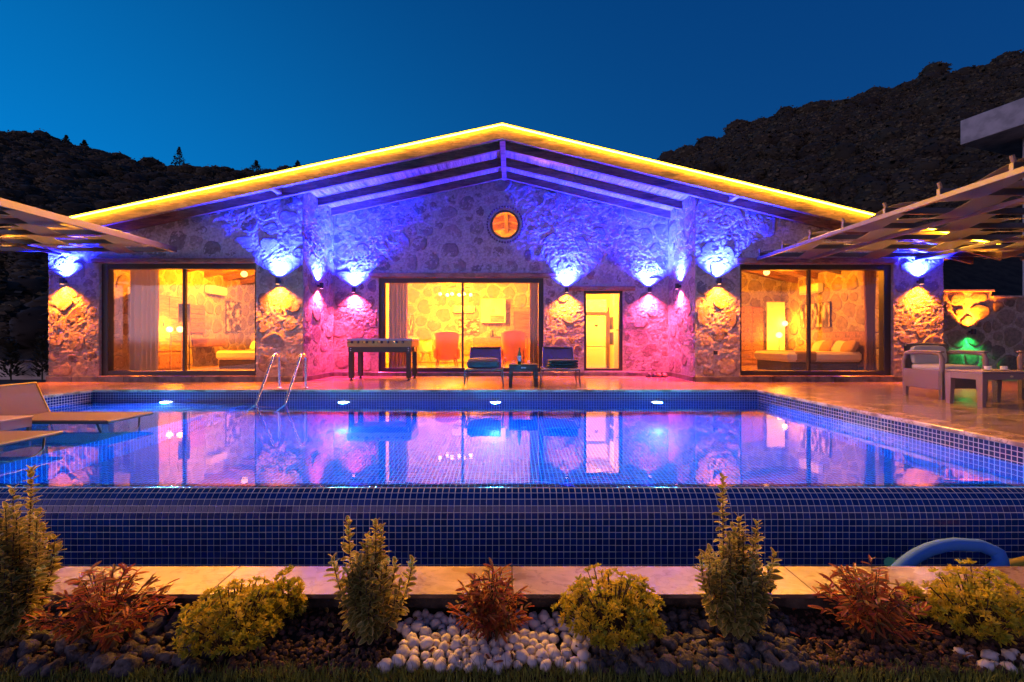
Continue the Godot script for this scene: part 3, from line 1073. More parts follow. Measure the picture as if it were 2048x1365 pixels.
# ------------------------------------------------------------------ lights on the house
func wall_lamp(label: String, at: Vector3, n: Vector3, up: Color, eu: float, down: Color, ed: float) -> void:
	var t := thing("wall_lamp", label, "wall lamp", at, 0.0, "wall lamps that shine up and down")
	var b := MB.new()
	var c := n * 0.10
	b.lathe([Vector2(0.0, -0.066), Vector2(0.046, -0.066), Vector2(0.05, -0.07), Vector2(0.05, 0.07), Vector2(0.046, 0.066), Vector2(0.0, 0.066)], c, 20)
	b.cbox(n * 0.035, Vector3(0.05, 0.06, 0.05) + Vector3(absf(n.x), 0, absf(n.z)) * 0.04, 0.005)
	part(t, "body", b, M.black)
	for s in [1, -1]:
		var l := MB.new()
		l.disc(c + Vector3(0, 0.0675 * s, 0), 0.042, Vector3(0, s, 0))
		var col := up if s == 1 else down
		part(t, "lamp_lens", l, mat(0.8, 0.8, 0.8, 0.4, {"emit": col.lerp(Color(1, 1, 1), 0.45), "power": 6.0}))
		lamp(t, "spot", "lamp_light", c + Vector3(0, 0.08 * s, 0), col, eu if s == 1 else ed, {"angle": 60.0 if s == 1 else 62.0, "blend": 0.9, "r": 0.035, "dir": Vector3(0, s, 0) - n * 0.10})

const EB := 460.0
const EO := 36.0

func wall_lamps() -> void:
	var blue := lin(0.006, 0.013, 1.0)
	var amber := lin(1.0, 0.185, 0.003)
	var rose := lin(1.0, 0.06, 0.20)
	var F := Vector3(0, 0, 1)
	var y := 2.33
	wall_lamp("black wall lamp on the left end pier, between the house corner and the left window", Vector3(-10.37, y, -10.29), F, blue, EB, amber, EO)
	wall_lamp("black wall lamp on the pier between the left window and the porch", Vector3(-5.40, y, -10.29), F, blue, EB, amber, EO)
	wall_lamp("black wall lamp on the left side wall of the porch", Vector3(-4.86, y, -11.05), Vector3(1, 0, 0), blue, EB * 0.8, rose, 33.0)
	wall_lamp("black wall lamp left of the porch sliding door, behind the football table", Vector3(-4.28, y, -12.04), F, blue, EB, rose, 33.0)
	wall_lamp("black wall lamp between the porch sliding door and the narrow glass door", Vector3(1.48, y, -12.04), F, blue, EB, amber, EO)
	wall_lamp("black wall lamp right of the narrow glass door", Vector3(3.72, y, -12.04), F, blue, EB, rose, 33.0)
	wall_lamp("black wall lamp on the right side wall of the porch", Vector3(4.26, y, -11.15), Vector3(-1, 0, 0), blue, EB * 0.8, rose, 33.0)
	wall_lamp("black wall lamp on the pier between the porch and the right window", Vector3(4.78, y, -10.29), F, blue, EB, amber, EO)
	wall_lamp("black wall lamp on the right end pier beside the garden wall", Vector3(9.44, y, -10.29), F, blue, EB, amber, EO)
	# led strips along the roof edge
	for e in [[-11.0, APEX, "left", -1], [APEX, 10.58, "right", 1]]:
		var t := thing("led_strip", "glowing amber light strip along the %s slope of the roof edge" % e[2], "light strip", Vector3.ZERO, 0.0, "light strips on the roof edge")
		var m := 3
		var xs: float = (e[1] - e[0]) / m
		for k in m:
			var xa: float = e[0] + xs * k
			var xb: float = xa + xs
			var b := MB.new()
			b.tube([Vector3(xa, under(xa) + 0.080, -9.536), Vector3(xb, under(xb) + 0.080, -9.536)], 0.019, 8)
			part(t, "light_tube", b, mat(0.9, 0.7, 0.4, 0.5, {"emit": lin(1.0, 0.53, 0.012), "power": 80.0}))
			var pa := Vector3(xa, under(xa) + 0.084, -9.512)
			var pb := Vector3(xb, under(xb) + 0.084, -9.512)
			var ux := (pb - pa).normalized()
			var uz := Vector3(0, 0.08, -0.99)
			uz = (uz - ux * uz.dot(ux)).normalized()
			lamp(t, "area", "strip_light", (pa + pb) / 2, lin(1.0, 0.40, 0.04), LED, {"size": Vector2((pb - pa).length(), 0.024), "basis": Basis(ux, uz.cross(ux), uz)})

const LED := 62.0

# ------------------------------------------------------------------ rooms behind the glass
func curtain(label: String, x0: float, x1: float, z: float, m: Material, y0 := 0.12, y1 := 2.75, pinch := 0.0) -> void:
	var b := MB.new()
	var f := func(i: int, j: int):
		var t := float(i) / 60.0
		var v := float(j) / 12.0
		var k := 1.0 - pinch * sin(PI * clampf(v * 1.15, 0, 1))
		var xx := lerpf(x0, x1, 0.5 + (t - 0.5) * k)
		return Vector3(xx, lerpf(y0, y1, v), z + 0.045 * sin(t * 34.0 + 1.2 * sin(t * 9.0)) + 0.012 * sin(v * 5.0 + t * 20.0))
	b.grid(f, 60, 12)
	b.grid(func(i: int, j: int): return f.call(60 - i, j) + Vector3(0, 0, -0.004), 60, 12)
	tag(part(self, "curtain", b, m), label, "curtain", "curtains inside the sliding windows")

func air_con(label: String, at: Vector3, turn := 0.0) -> void:
	var t := thing("air_conditioner", label, "air conditioner", at, turn, "wall-mounted air conditioners")
	var b := MB.new()
	b.cbox(Vector3.ZERO, Vector3(0.9, 0.29, 0.22), 0.04)
	part(t, "casing", b, M.white)
	b = MB.new()
	b.cbox(Vector3(0, -0.125, 0.08), Vector3(0.78, 0.05, 0.09), 0.01, Basis(Vector3.RIGHT, 0.4))
	part(t, "flap", b, mat(0.5, 0.48, 0.45, 0.5))

func picture(label: String, at: Vector3, size: Vector2, tex: String, turn := 0.0) -> void:
	var t := thing("wall_picture", label, "picture", at, turn, "pictures on the room walls")
	var b := MB.new()
	b.cbox(Vector3.ZERO, Vector3(size.x, size.y, 0.035), 0.004)
	part(t, "canvas_edge", b, M.bronze)
	b = MB.new()
	var h := size * 0.5 - Vector2(0.015, 0.015)
	b.quad(Vector3(-h.x, -h.y, 0.0195), Vector3(h.x, -h.y, 0.0195), Vector3(h.x, h.y, 0.0195), Vector3(-h.x, h.y, 0.0195))
	part(t, "print", b, mat(1, 1, 1, 0.8, {"tex": tex}))

func globe_lamp(parent: Node3D, called: String, at: Vector3, r: float, e: float, col: Color, power := 5.0) -> void:
	var b := MB.new()
	b.sup(at, Vector3(r, r, r), 1, 1, Basis(), 14, 9)
	part(parent, called, b, mat(0.9, 0.85, 0.7, 0.4, {"emit": col.lerp(Color(1, 1, 1), 0.35), "power": power}))
	if e > 0.0:
		lamp(parent, "omni", called + "_light", at, col, e, {"r": r * 0.6})

func wardrobe(label: String, at: Vector3, w: float, hgt: float, dp: float, doors: int) -> Node3D:
	var t := thing("wardrobe", label, "wardrobe", at, 0.0, "wooden wardrobes in the bedrooms")
	var b := MB.new()
	b.cbox(Vector3(0, hgt / 2, -dp / 2), Vector3(w, hgt, dp), 0.006)
	part(t, "carcass", b, M.pine)
	for k in doors:
		b = MB.new()
		b.cbox(Vector3(-w / 2 + w * (k + 0.5) / doors, hgt * 0.62, 0.012), Vector3(w / doors - 0.012, hgt * 0.72, 0.022), 0.006)
		var d := part(t, "door", b, M.pine_z)
		b = MB.new()
		b.cbox(Vector3(-w / 2 + w * (k + 0.5) / doors + (0.08 if k % 2 == 0 else -0.08), hgt * 0.6, 0.035), Vector3(0.018, 0.16, 0.02), 0.004)
		part(d, "handle", b, M.steel)
		b = MB.new()
		b.cbox(Vector3(-w / 2 + w * (k + 0.5) / doors, hgt * 0.13, 0.012), Vector3(w / doors - 0.012, hgt * 0.2, 0.022), 0.006)
		part(t, "drawer", b, M.pine)
	return t

func wing_chair(label: String, at: Vector3, turn: float) -> void:
	var t := thing("wing_chair", label, "armchair", at, turn, "orange wing chairs in the living room")
	var m := mat(0.50, 0.15, 0.035, 0.85, {"bump": "fine", "depth": 0.06, "scale": 2.0})
	var b := MB.new()
	b.grid(func(i: int, j: int): # curved shell of the back, seen from behind
		var a := lerpf(-1.25, 1.25, i / 20.0)
		var v := j / 10.0
		var w := 0.36 + 0.05 * v
		return Vector3(sin(a) * w, 0.28 + v * 0.87 - 0.04 * absf(sin(a)) * v, 0.30 + 0.10 * v - (1.0 - cos(a)) * 0.42), 20, 10)
	b.grid(func(i: int, j: int):
		var a := lerpf(1.25, -1.25, i / 20.0)
		var v := j / 10.0
		var w := 0.28 + 0.05 * v
		return Vector3(sin(a) * w, 0.28 + v * 0.86 - 0.04 * absf(sin(a)) * v, 0.20 + 0.10 * v - (1.0 - cos(a)) * 0.38), 20, 10)
	b.tube([Vector3(-0.34, 1.10, 0.12), Vector3(-0.2, 1.14, 0.33), Vector3(0, 1.15, 0.37), Vector3(0.2, 1.14, 0.33), Vector3(0.34, 1.10, 0.12)], 0.05, 8)
	part(t, "back", b, m)
	b = MB.new()
	b.cbox(Vector3(0, 0.36, -0.06), Vector3(0.64, 0.2, 0.62), 0.06)
	part(t, "seat", b, m)
	for s in [-1, 1]:
		b = MB.new()
		b.cbox(Vector3(s * 0.36, 0.46, -0.08), Vector3(0.11, 0.36, 0.52), 0.05)
		part(t, "arm", b, m)
		for z in [-0.28, 0.24]:
			b = MB.new()
			b.tube([Vector3(s * 0.28, 0.28, z), Vector3(s * 0.33, 0.0, z * 1.25)], [0.03, 0.017], 8)
			part(t, "leg", b, M.pine_z)

func shell_chair(label: String, at: Vector3, turn: float) -> void:
	var t := thing("dining_chair", label, "chair", at, turn, "white shell chairs in the living room")
	var b := MB.new()
	b.grid(func(i: int, j: int):
		var a := lerpf(-1.0, 1.0, i / 12.0)
		var v := j / 12.0
		var yy := 0.45 + (0.0 if v < 0.45 else pow((v - 0.45) / 0.55, 1.3) * 0.38) + a * a * 0.07
		var zz := lerpf(-0.22, 0.2, minf(v / 0.5, 1.0)) + maxf(v - 0.5, 0) * 0.22
		return Vector3(a * 0.23, yy, zz - a * a * 0.05), 12, 12)
	b.grid(func(i: int, j: int):
		var a := lerpf(1.0, -1.0, i / 12.0)
		var v := j / 12.0
		var yy := 0.44 + (0.0 if v < 0.45 else pow((v - 0.45) / 0.55, 1.3) * 0.38) + a * a * 0.07
		var zz := lerpf(-0.22, 0.2, minf(v / 0.5, 1.0)) + maxf(v - 0.5, 0) * 0.22 + 0.01
		return Vector3(a * 0.23, yy, zz - a * a * 0.05), 12, 12)
	part(t, "shell", b, M.white)
	for sx in [-1, 1]:
		for sz in [-1, 1]:
			b = MB.new()
			b.tube([Vector3(sx * 0.1, 0.44, sz * 0.1), Vector3(sx * 0.22, 0, sz * 0.21)], [0.016, 0.011], 8)
			part(t, "leg", b, M.pine_z)

func bed(label: String, at: Vector3, w: float, l: float, throw_m: Material) -> Node3D:
	var t := thing("bed", label, "bed", at, 0.0, "beds in the bedrooms")
	var linen := mat(0.68, 0.62, 0.54, 0.85, {"bump": "fine", "depth": 0.1, "scale": 1.2})
	var b := MB.new()
	b.cbox(Vector3(0, 0.13, 0), Vector3(w * 0.92, 0.26, l * 0.92), 0.02)
	part(t, "base", b, M.bronze)
	b = MB.new()
	b.cbox(Vector3(0, 0.41, 0), Vector3(w, 0.28, l), 0.07)
	part(t, "mattress", b, linen)
	b = MB.new()
	b.cbox(Vector3(0, 0.62, -l / 2 - 0.05), Vector3(w + 0.15, 1.0, 0.08), 0.02)
	part(t, "headboard", b, M.pine)
	b = MB.new()
	b.cbox(Vector3(0, 0.42, l * 0.26), Vector3(w + 0.02, 0.285, l * 0.3), 0.05)
	part(t, "bed_throw", b, throw_m)
	for k in 4:
		b = MB.new()
		b.sup(Vector3(-w * 0.36 + w * 0.24 * k, 0.68, -l / 2 + 0.14 + 0.06 * (k % 2)), Vector3(0.24, 0.09, 0.19), 0.6, 0.5, Basis(Vector3.RIGHT, 1.05) * Basis(Vector3.UP, rnd(-0.2, 0.2)), 16, 10)
		part(t, "pillow", b, linen if k % 2 == 0 else mat(0.35, 0.22, 0.12, 0.85))
	return t

func rooms() -> void:
	var warm := lin(1.0, 0.29, 0.004)
	var warm2 := lin(1.0, 0.275, 0.004)
	# living room
	var c := thing("chandelier", "dark metal chandelier with glowing glass candles in the living room", "chandelier", Vector3(-1.9, 2.62, -14.9))
	var b := MB.new()
	b.tube([Vector3(0, 0.1, 0), Vector3(0, 2.2, 0)], 0.012, 8)
	b.tube([Vector3(-0.55, 0.1, 0), Vector3(0.55, 0.1, 0)], 0.015, 8)
	for k in 6:
		b.tube([Vector3(-0.5 + 0.2 * k, 0.1, 0), Vector3(-0.5 + 0.2 * k, 0.08, 0.14 * (1 if k % 2 == 0 else -1)), Vector3(-0.5 + 0.2 * k, -0.02, 0.16 * (1 if k % 2 == 0 else -1))], 0.01, 6)
	part(c, "frame", b, M.black)
	for k in 6:
		globe_lamp(c, "bulb", Vector3(-0.5 + 0.2 * k, -0.1, 0.16 * (1 if k % 2 == 0 else -1)), 0.06, 21.0, warm, 7.0)
	air_con("white air conditioner on the stone wall behind the chandelier", Vector3(-1.95, 2.25, -17.86))
	picture("pale framed print below the air conditioner in the living room", Vector3(-1.75, 1.52, -17.93), Vector2(0.85, 0.62), "canvas0")
	picture("narrow print on the living room wall beside the left curtain", Vector3(-4.25, 1.6, -17.93), Vector2(0.5, 0.8), "canvas1")
	var cup := thing("kitchen_cupboard", "cream wall cupboard with a wooden front panel in the kitchen corner", "cupboard", Vector3(-0.75, 2.1, -17.75))
	b = MB.new()
	b.cbox(Vector3(0, 0.05, 0), Vector3(0.98, 0.95, 0.36), 0.005)
	part(cup, "carcass", b, M.white)
	for s in [-1, 1]:
		b = MB.new()
		b.cbox(Vector3(s * 0.245, 0.2, 0.187), Vector3(0.475, 0.62, 0.018), 0.004)
		var d := part(cup, "door", b, M.white)
		b = MB.new()
		b.cbox(Vector3(s * 0.04, 0.05, 0.205), Vector3(0.015, 0.14, 0.02), 0.003)
		part(d, "handle", b, M.steel)
	b = MB.new()
	b.cbox(Vector3(0.16, -0.27, 0.187), Vector3(0.55, 0.26, 0.02), 0.004)
	part(cup, "open_shelf", b, M.pine)
	var cnt := thing("kitchen_counter", "orange wood kitchen counter with a dark worktop", "counter", Vector3(-0.1, 0.08, -17.2))
	b = MB.new()
	b.cbox(Vector3(0, 0.5, 0), Vector3(2.8, 1.0, 0.6), 0.006)
	part(cnt, "cabinet", b, M.orange_wood)
	b = MB.new()
	b.cbox(Vector3(0.35, 1.02, 0), Vector3(2.1, 0.04, 0.64), 0.004)
	part(cnt, "worktop", b, M.bronze)
	for k in 4:
		b = MB.new()
		b.cbox(Vector3(-1.05 + 0.7 * k, 0.52, 0.31), Vector3(0.68, 0.86, 0.02), 0.005)
		part(cnt, "door", b, M.orange_wood)
	var kt := thing("kettle", "small dark kettle on the kitchen worktop", "kettle", Vector3(-0.78, 1.12, -17.15))
	b = MB.new()
	b.lathe([Vector2(0, 0), Vector2(0.08, 0), Vector2(0.085, 0.04), Vector2(0.06, 0.2), Vector2(0.03, 0.24), Vector2(0, 0.25)], Vector3.ZERO, 14)
	part(kt, "body", b, M.black)
	b = MB.new()
	b.tube([Vector3(0.06, 0.2, 0), Vector3(0.13, 0.19, 0), Vector3(0.13, 0.06, 0), Vector3(0.08, 0.04, 0)], 0.012, 6)
	part(kt, "handle", b, M.black)
	var idr := thing("inner_door", "brown wooden door with a dark panel beyond the right armchair", "door", Vector3(0.45, 0.08, -17.9))
	b = MB.new()
	for q in [[-0.52, -0.36, 0, 2.25], [0.36, 0.52, 0, 2.25], [-0.36, 0.36, 2.05, 2.25], [-0.36, 0.36, 0, 0.5]]:
		b.cbox(Vector3((q[0] + q[1]) / 2, (q[2] + q[3]) / 2, 0), Vector3(q[1] - q[0], q[3] - q[2], 0.09), 0.008)
	part(idr, "frame", b, M.pine_z)
	b = MB.new()
	b.b2(-0.36, 0.36, 0.5, 2.05, -0.02, 0.015)
	part(idr, "panel", b, M.rafter)
	wing_chair("orange wing chair seen from behind, left of the window mullion", Vector3(-2.15, 0.08, -14.6), 0.25)
	wing_chair("orange wing chair seen from behind, beside the right curtain", Vector3(0.05, 0.08, -13.7), -0.1)
	shell_chair("white shell chair left of the orange wing chair", Vector3(-3.15, 0.08, -16.2), 0.1)
	shell_chair("white shell chair half hidden behind the left orange wing chair", Vector3(-2.45, 0.08, -16.6), -0.5)
	var cm := mat(0.30, 0.13, 0.06, 0.9, {"back": 0.25})
	curtain("brown gathered curtain at the left side of the porch sliding door", -3.48, -2.95, -12.5, cm, 0.1, 2.6)
	curtain("brown gathered curtain at the right side of the porch sliding door", 0.50, 0.74, -12.5, cm, 0.1, 2.6)
	# hall behind the narrow door
	var fr := thing("fridge", "tall cream fridge seen through the narrow glass door", "fridge", Vector3(2.62, 0.08, -14.05))
	b = MB.new()
	b.cbox(Vector3(0, 0.35, 0), Vector3(0.62, 0.66, 0.6), 0.02)
	part(fr, "freezer_door", b, M.white)
	b = MB.new()
	b.cbox(Vector3(0, 1.17, 0), Vector3(0.62, 0.96, 0.6), 0.02)
	part(fr, "door", b, M.white)
	b = MB.new()
	b.cbox(Vector3(0.0, 1.35, 0.305), Vector3(0.1, 0.06, 0.01), 0.003)
	b.cbox(Vector3(-0.22, 1.5, 0.305), Vector3(0.05, 0.03, 0.01), 0.003)
	part(fr, "magnets", b, M.bronze)
	var oc := thing("over_fridge_cupboard", "cream cupboard above the fridge behind the narrow glass door", "cupboard", Vector3(2.62, 2.05, -14.1))
	b = MB.new()
	b.cbox(Vector3.ZERO, Vector3(0.72, 0.4, 0.55), 0.006)
	part(oc, "carcass", b, M.white)
	b = MB.new()
	b.cbox(Vector3(0, 0, 0.285), Vector3(0.7, 0.38, 0.02), 0.006)
	part(oc, "door", b, M.white)
	var tw := thing("oven_tower", "cream oven tower with dark glass fronts at the right of the hall", "cupboard", Vector3(3.32, 0.08, -13.6))
	b = MB.new()
	b.cbox(Vector3(0, 1.2, 0), Vector3(0.5, 2.4, 0.6), 0.006)
	part(tw, "carcass", b, M.white)
	for yy in [0.95, 1.42]:
		b = MB.new()
		b.cbox(Vector3(-0.252, yy, 0.0), Vector3(0.02, 0.38, 0.5), 0.006)
		part(tw, "oven_front", b, M.black)
	var hl := thing("hall_lamp", "round ceiling lamp of the hall behind the narrow door", "ceiling lamp", Vector3(2.6, 2.5, -13.1))
	globe_lamp(hl, "bulb", Vector3.ZERO, 0.09, 30.0, warm, 4.0)
	# left bedroom: most of it stands along the stone side wall
	curtain("tall sheer curtain at the left edge of the left bedroom window", -9.45, -8.75, -10.95, mat(0.5, 0.40, 0.32, 0.9, {"back": 0.5}))
	var wd := wardrobe("tall pine wardrobe beside the sheer curtain in the left bedroom", Vector3(-9.9, 0.1, -12.75), 1.25, 2.15, 0.58, 2)
	wd.rotation.y = PI / 2
	air_con("white air conditioner on the stone side wall of the left bedroom", Vector3(-10.36, 2.72, -15.5), PI / 2)
	picture("tall narrow canvas on the stone side wall of the left bedroom", Vector3(-10.45, 1.86, -16.6), Vector2(0.9, 1.15), "canvas0", PI / 2)
	var mir := thing("wall_panel", "wooden wall panel of wide boards in the left bedroom", "wall panel", Vector3(-10.42, 1.7, -14.6))
	for k in 6:
		b = MB.new()
		b.cbox(Vector3(0, -0.4 + 0.155 * k, 0), Vector3(0.03, 0.145, 0.8), 0.005)
		part(mir, "board", b, M.pine)
	var tv := thing("television", "slim dark television by the mullion of the left bedroom window", "television", Vector3(-9.45, 1.75, -12.75))
	b = MB.new()
	b.cbox(Vector3.ZERO, Vector3(0.28, 0.55, 0.04), 0.006, Basis(Vector3.UP, 0.35))
	part(tv, "screen", b, M.black)
	b = MB.new()
	b.tube([Vector3(0, 0, -0.03), Vector3(0, 0.05, -0.2), Vector3(0, -1.65, -0.2)], 0.015, 6)
	part(tv, "bracket", b, M.black)
	var ds := thing("desk_drawer", "small orange wood drawer unit on the side wall of the left bedroom", "desk", Vector3(-10.2, 0.9, -14.9))
	b = MB.new()
	b.cbox(Vector3.ZERO, Vector3(0.5, 0.27, 0.9), 0.008)
	part(ds, "carcass", b, M.pine)
	b = MB.new()
	b.cbox(Vector3(0.255, 0, 0), Vector3(0.02, 0.2, 0.82), 0.005)
	part(ds, "drawer", b, M.pine)
	bed("bed with a brown throw at the right of the left bedroom", Vector3(-8.25, 0.1, -14.6), 1.8, 2.0, mat(0.12, 0.035, 0.02, 0.9))
	for q in [["left", -9.72], ["right", -9.42]]:
		var l := thing("bowl_lamp", "small white half-round lamp, the %s one of two in the left bedroom" % q[0], "lamp", Vector3(q[1], 1.28, -12.55))
		globe_lamp(l, "bulb", Vector3.ZERO, 0.085, 3.5, warm2, 7.0)
		b = MB.new()
		b.tube([Vector3(0, -0.06, 0), Vector3(0, -0.1, -0.05), Vector3(0, -1.18, -0.05)], 0.012, 6)
		part(l, "stem", b, M.steel)
	var cl := thing("ceiling_spot", "round ceiling light of the left bedroom", "ceiling lamp", Vector3(-8.6, 3.1, -14.2))
	globe_lamp(cl, "bulb", Vector3.ZERO, 0.1, 60.0, warm2, 4.0)
	# right bedroom
	wardrobe("tall orange wardrobe at the left of the right bedroom", Vector3(8.35, 0.1, -15.4), 0.8, 2.05, 0.58, 2)
	var pn := thing("partition", "cream partition panel beside the wardrobe in the right bedroom", "partition", Vector3(9.12, 0.1, -15.3))
	b = MB.new()
	b.cbox(Vector3(0, 1.1, 0), Vector3(0.62, 2.2, 0.06), 0.006)
	part(pn, "panel", b, M.white)
	air_con("white air conditioner on the stone side wall of the right bedroom", Vector3(9.6, 2.62, -14.2), -PI / 2)
	picture("brown landscape canvas on the stone side wall above the bed", Vector3(9.69, 1.77, -14.15), Vector2(1.4, 0.78), "canvas2", -PI / 2)
	var rb := bed("wide bed with cream pillows in the right bedroom", Vector3(8.6, 0.1, -13.0), 1.8, 2.05, mat(0.30, 0.2, 0.1, 0.9))
	rb.rotation.y = -PI / 2
	curtain("brown curtain at the right side of the right bedroom window", 8.75, 9.05, -11.0, mat(0.26, 0.11, 0.03, 0.9, {"back": 0.2}), 0.12, 2.75, 0.3)
	var sl := thing("bedside_lamp", "small white bedside lamp on the left of the right bed", "lamp", Vector3(9.0, 1.15, -14.9))
	globe_lamp(sl, "shade", Vector3.ZERO, 0.1, 3.0, warm2, 7.0)
	b = MB.new()
	b.tube([Vector3(0, -0.08, 0), Vector3(0, -1.05, 0)], 0.014, 6)
	part(sl, "stem", b, M.steel)
	var sl2 := thing("wall_globe", "glowing globe lamp on the partition of the right bedroom", "lamp", Vector3(9.35, 1.55, -15.15))
	globe_lamp(sl2, "bulb", Vector3.ZERO, 0.09, 3.0, warm2, 7.0)
	var cl2 := thing("ceiling_spot", "flat ceiling light near the beams of the right bedroom", "ceiling lamp", Vector3(7.6, 3.0, -13.2))
	globe_lamp(cl2, "bulb", Vector3.ZERO, 0.09, 21.0, warm2, 4.0)

# ------------------------------------------------------------------ things on the terrace
func terrace_things() -> void:
	var b: MB
	# football table
	var ft := thing("football_table", "table football game with a yellow upper body and dark legs by the porch wall", "football table", Vector3(-3.17, 0, -10.95))
	b = MB.new()
	b.cbox(Vector3(0, 0.885, 0), Vector3(1.55, 0.15, 0.78), 0.008)
	var yel := mat(0.34, 0.22, 0.05, 0.4)
	part(ft, "body", b, yel)
	b = MB.new()
	b.cbox(Vector3(0, 0.745, 0), Vector3(1.5, 0.13, 0.74), 0.006)
	part(ft, "lower_body", b, M.bronze)
	b = MB.new()
	for s in [-1, 1]:
		b.cbox(Vector3(0, 0.985, s * 0.36), Vector3(1.57, 0.05, 0.06), 0.006)
		b.cbox(Vector3(s * 0.755, 0.985, 0), Vector3(0.06, 0.05, 0.66), 0.006)
	part(ft, "rim", b, mat(0.36, 0.33, 0.33, 0.3))
	b = MB.new()
	b.b2(-0.72, 0.72, 0.955, 0.962, -0.32, 0.32)
	part(ft, "pitch", b, mat(0.05, 0.2, 0.06, 0.5))
	for k in 8:
		var x := -0.68 + 0.178 * k + (0.03 if k % 2 == 0 else 0.0)
		b = MB.new()
		b.tube([Vector3(x, 0.925, 0.62 if k % 2 == 0 else 0.45), Vector3(x, 0.925, -0.62)], 0.009, 6)
		var rod := part(ft, "rod", b, M.steel)
		b = MB.new()
		b.lathe([Vector2(0, 0), Vector2(0.034, 0), Vector2(0.034, 0.02), Vector2(0.02, 0.03), Vector2(0, 0.03)], Vector3(x, 0.925, 0.385), 12, Basis(Vector3.RIGHT, PI / 2))
		part(rod, "bearing", b, M.black)
		if k % 2 == 0:
			b = MB.new()
			b.lathe([Vector2(0, 0), Vector2(0.014, 0), Vector2(0.017, 0.05), Vector2(0.014, 0.11), Vector2(0, 0.115)], Vector3(x, 0.925, 0.6), 10, Basis(Vector3.RIGHT, PI / 2))
			part(rod, "grip", b, M.black)
	for sx in [-1, 1]:
		for sz in [-1, 1]:
			b = MB.new()
			b.cbox(Vector3(sx * 0.69, 0.37, sz * 0.32), Vector3(0.11, 0.62, 0.1), 0.006)
			var leg := part(ft, "leg", b, M.bronze)
			b = MB.new()
			b.lathe([Vector2(0, 0), Vector2(0.045, 0), Vector2(0.045, 0.02), Vector2(0.02, 0.03), Vector2(0.02, 0.07), Vector2(0, 0.07)], Vector3(sx * 0.69, 0, sz * 0.32), 12)
			part(leg, "foot", b, M.black)
			if sz > 0:
				b = MB.new()
				for yy in [0.77, 0.72]:
					b.disc(Vector3(sx * 0.69, yy, 0.373), 0.012, Vector3.BACK, 10)
				part(leg, "bolts", b, M.steel)
	b = MB.new()
	b.cbox(Vector3(0.785, 0.74, 0.14), Vector3(0.03, 0.1, 0.16), 0.005)
	part(ft, "ball_return", b, yel)
	# sling chairs
	sling_chair("dark sling lounge chair left of the small table, with a rolled dark cushion", Vector3(-0.57, 0, -9.0), 0.03, 0)
	sling_chair("dark sling lounge chair right of the small table, with a folded black towel", Vector3(0.98, 0, -9.0), -0.06, 1)
	var cu := thing("cushion", "rolled dark cushion at the foot of the left sling chair", "cushion", Vector3(-0.59, 0.39, -9.12))
	b = MB.new()
	b.sup(Vector3(0, 0.085, 0), Vector3(0.34, 0.095, 0.17), 0.55, 0.35, Basis(), 20, 12, nf, 0.05)
	b.sup(Vector3(0, 0.155, -0.05), Vector3(0.325, 0.05, 0.14), 0.6, 0.35, Basis(Vector3.RIGHT, 0.12), 20, 10, nf, 0.06)
	part(cu, "cover", b, mat(0.035, 0.027, 0.03, 0.85, {"bump": "fine", "depth": 0.3, "scale": 2.0}))
	var tw := thing("towel", "folded black towel lying on the right sling chair", "towel", Vector3(1.03, 0.39, -9.14))
	for k in 3:
		b = MB.new()
		b.sup(Vector3(0.01 * k, 0.035 + 0.055 * k, -0.01 * k), Vector3(0.325 - 0.008 * k, 0.036, 0.2), 0.6, 0.3, Basis(Vector3.UP, 0.03 * k), 22, 8, nf, 0.05)
		part(tw, "fold", b, mat(0.016, 0.014, 0.016, 0.95, {"bump": "fine", "depth": 0.3, "scale": 3.0}))
	# side table, bottle, glasses
	var st := thing("side_table", "small black side table with splayed legs between the two sling chairs", "side table", Vector3(0.235, 0, -9.35))
	b = MB.new()
	b.cbox(Vector3(0, 0.455, 0), Vector3(0.6, 0.022, 0.5), 0.006)
	part(st, "top", b, M.black)
	b = MB.new()
	for s in [-1, 1]:
		b.cbox(Vector3(0, 0.38, s * 0.235), Vector3(0.58, 0.13, 0.02), 0.004)
		b.cbox(Vector3(s * 0.285, 0.38, 0), Vector3(0.02, 0.13, 0.46), 0.004)
	part(st, "apron", b, M.black)
	for sx in [-1, 1]:
		for sz in [-1, 1]:
			b = MB.new()
			b.hexa([Vector3(sx * 0.30, 0, sz * 0.245), Vector3(sx * 0.235, 0, sz * 0.245), Vector3(sx * 0.235, 0, sz * 0.185), Vector3(sx * 0.30, 0, sz * 0.185),
				Vector3(sx * 0.295, 0.44, sz * 0.242), Vector3(sx * 0.205, 0.44, sz * 0.242), Vector3(sx * 0.205, 0.44, sz * 0.17), Vector3(sx * 0.295, 0.44, sz * 0.17)])
			part(st, "leg", b, M.black)
	b = MB.new()
	b.disc(Vector3(-0.03, 0.40, 0.2465), 0.018, Vector3.BACK, 14)
	b.quad(Vector3(-0.005, 0.388, 0.2465), Vector3(0.055, 0.388, 0.2465), Vector3(0.055, 0.41, 0.2465), Vector3(-0.005, 0.41, 0.2465))
	part(st, "emblem", b, mat(0.4, 0.4, 0.42, 0.5))
	var bo := thing("bottle", "tall green glass bottle with a pale label on the small black table", "bottle", Vector3(0.155, 0.467, -9.25))
	b = MB.new()
	b.lathe([Vector2(0, 0.0), Vector2(0.036, 0), Vector2(0.04, 0.008), Vector2(0.04, 0.19), Vector2(0.034, 0.225), Vector2(0.016, 0.285), Vector2(0.014, 0.325), Vector2(0.017, 0.33), Vector2(0.017, 0.345), Vector2(0, 0.345)], Vector3.ZERO, 20)
	part(bo, "glass", b, mat(0.02, 0.06, 0.015, 0.08, {"coat": 1.0}))
	b = MB.new()
	b.lathe([Vector2(0.0408, 0.06), Vector2(0.0408, 0.17)], Vector3.ZERO, 20)
	part(bo, "label_paper", b, mat(0.42, 0.42, 0.40, 0.6))
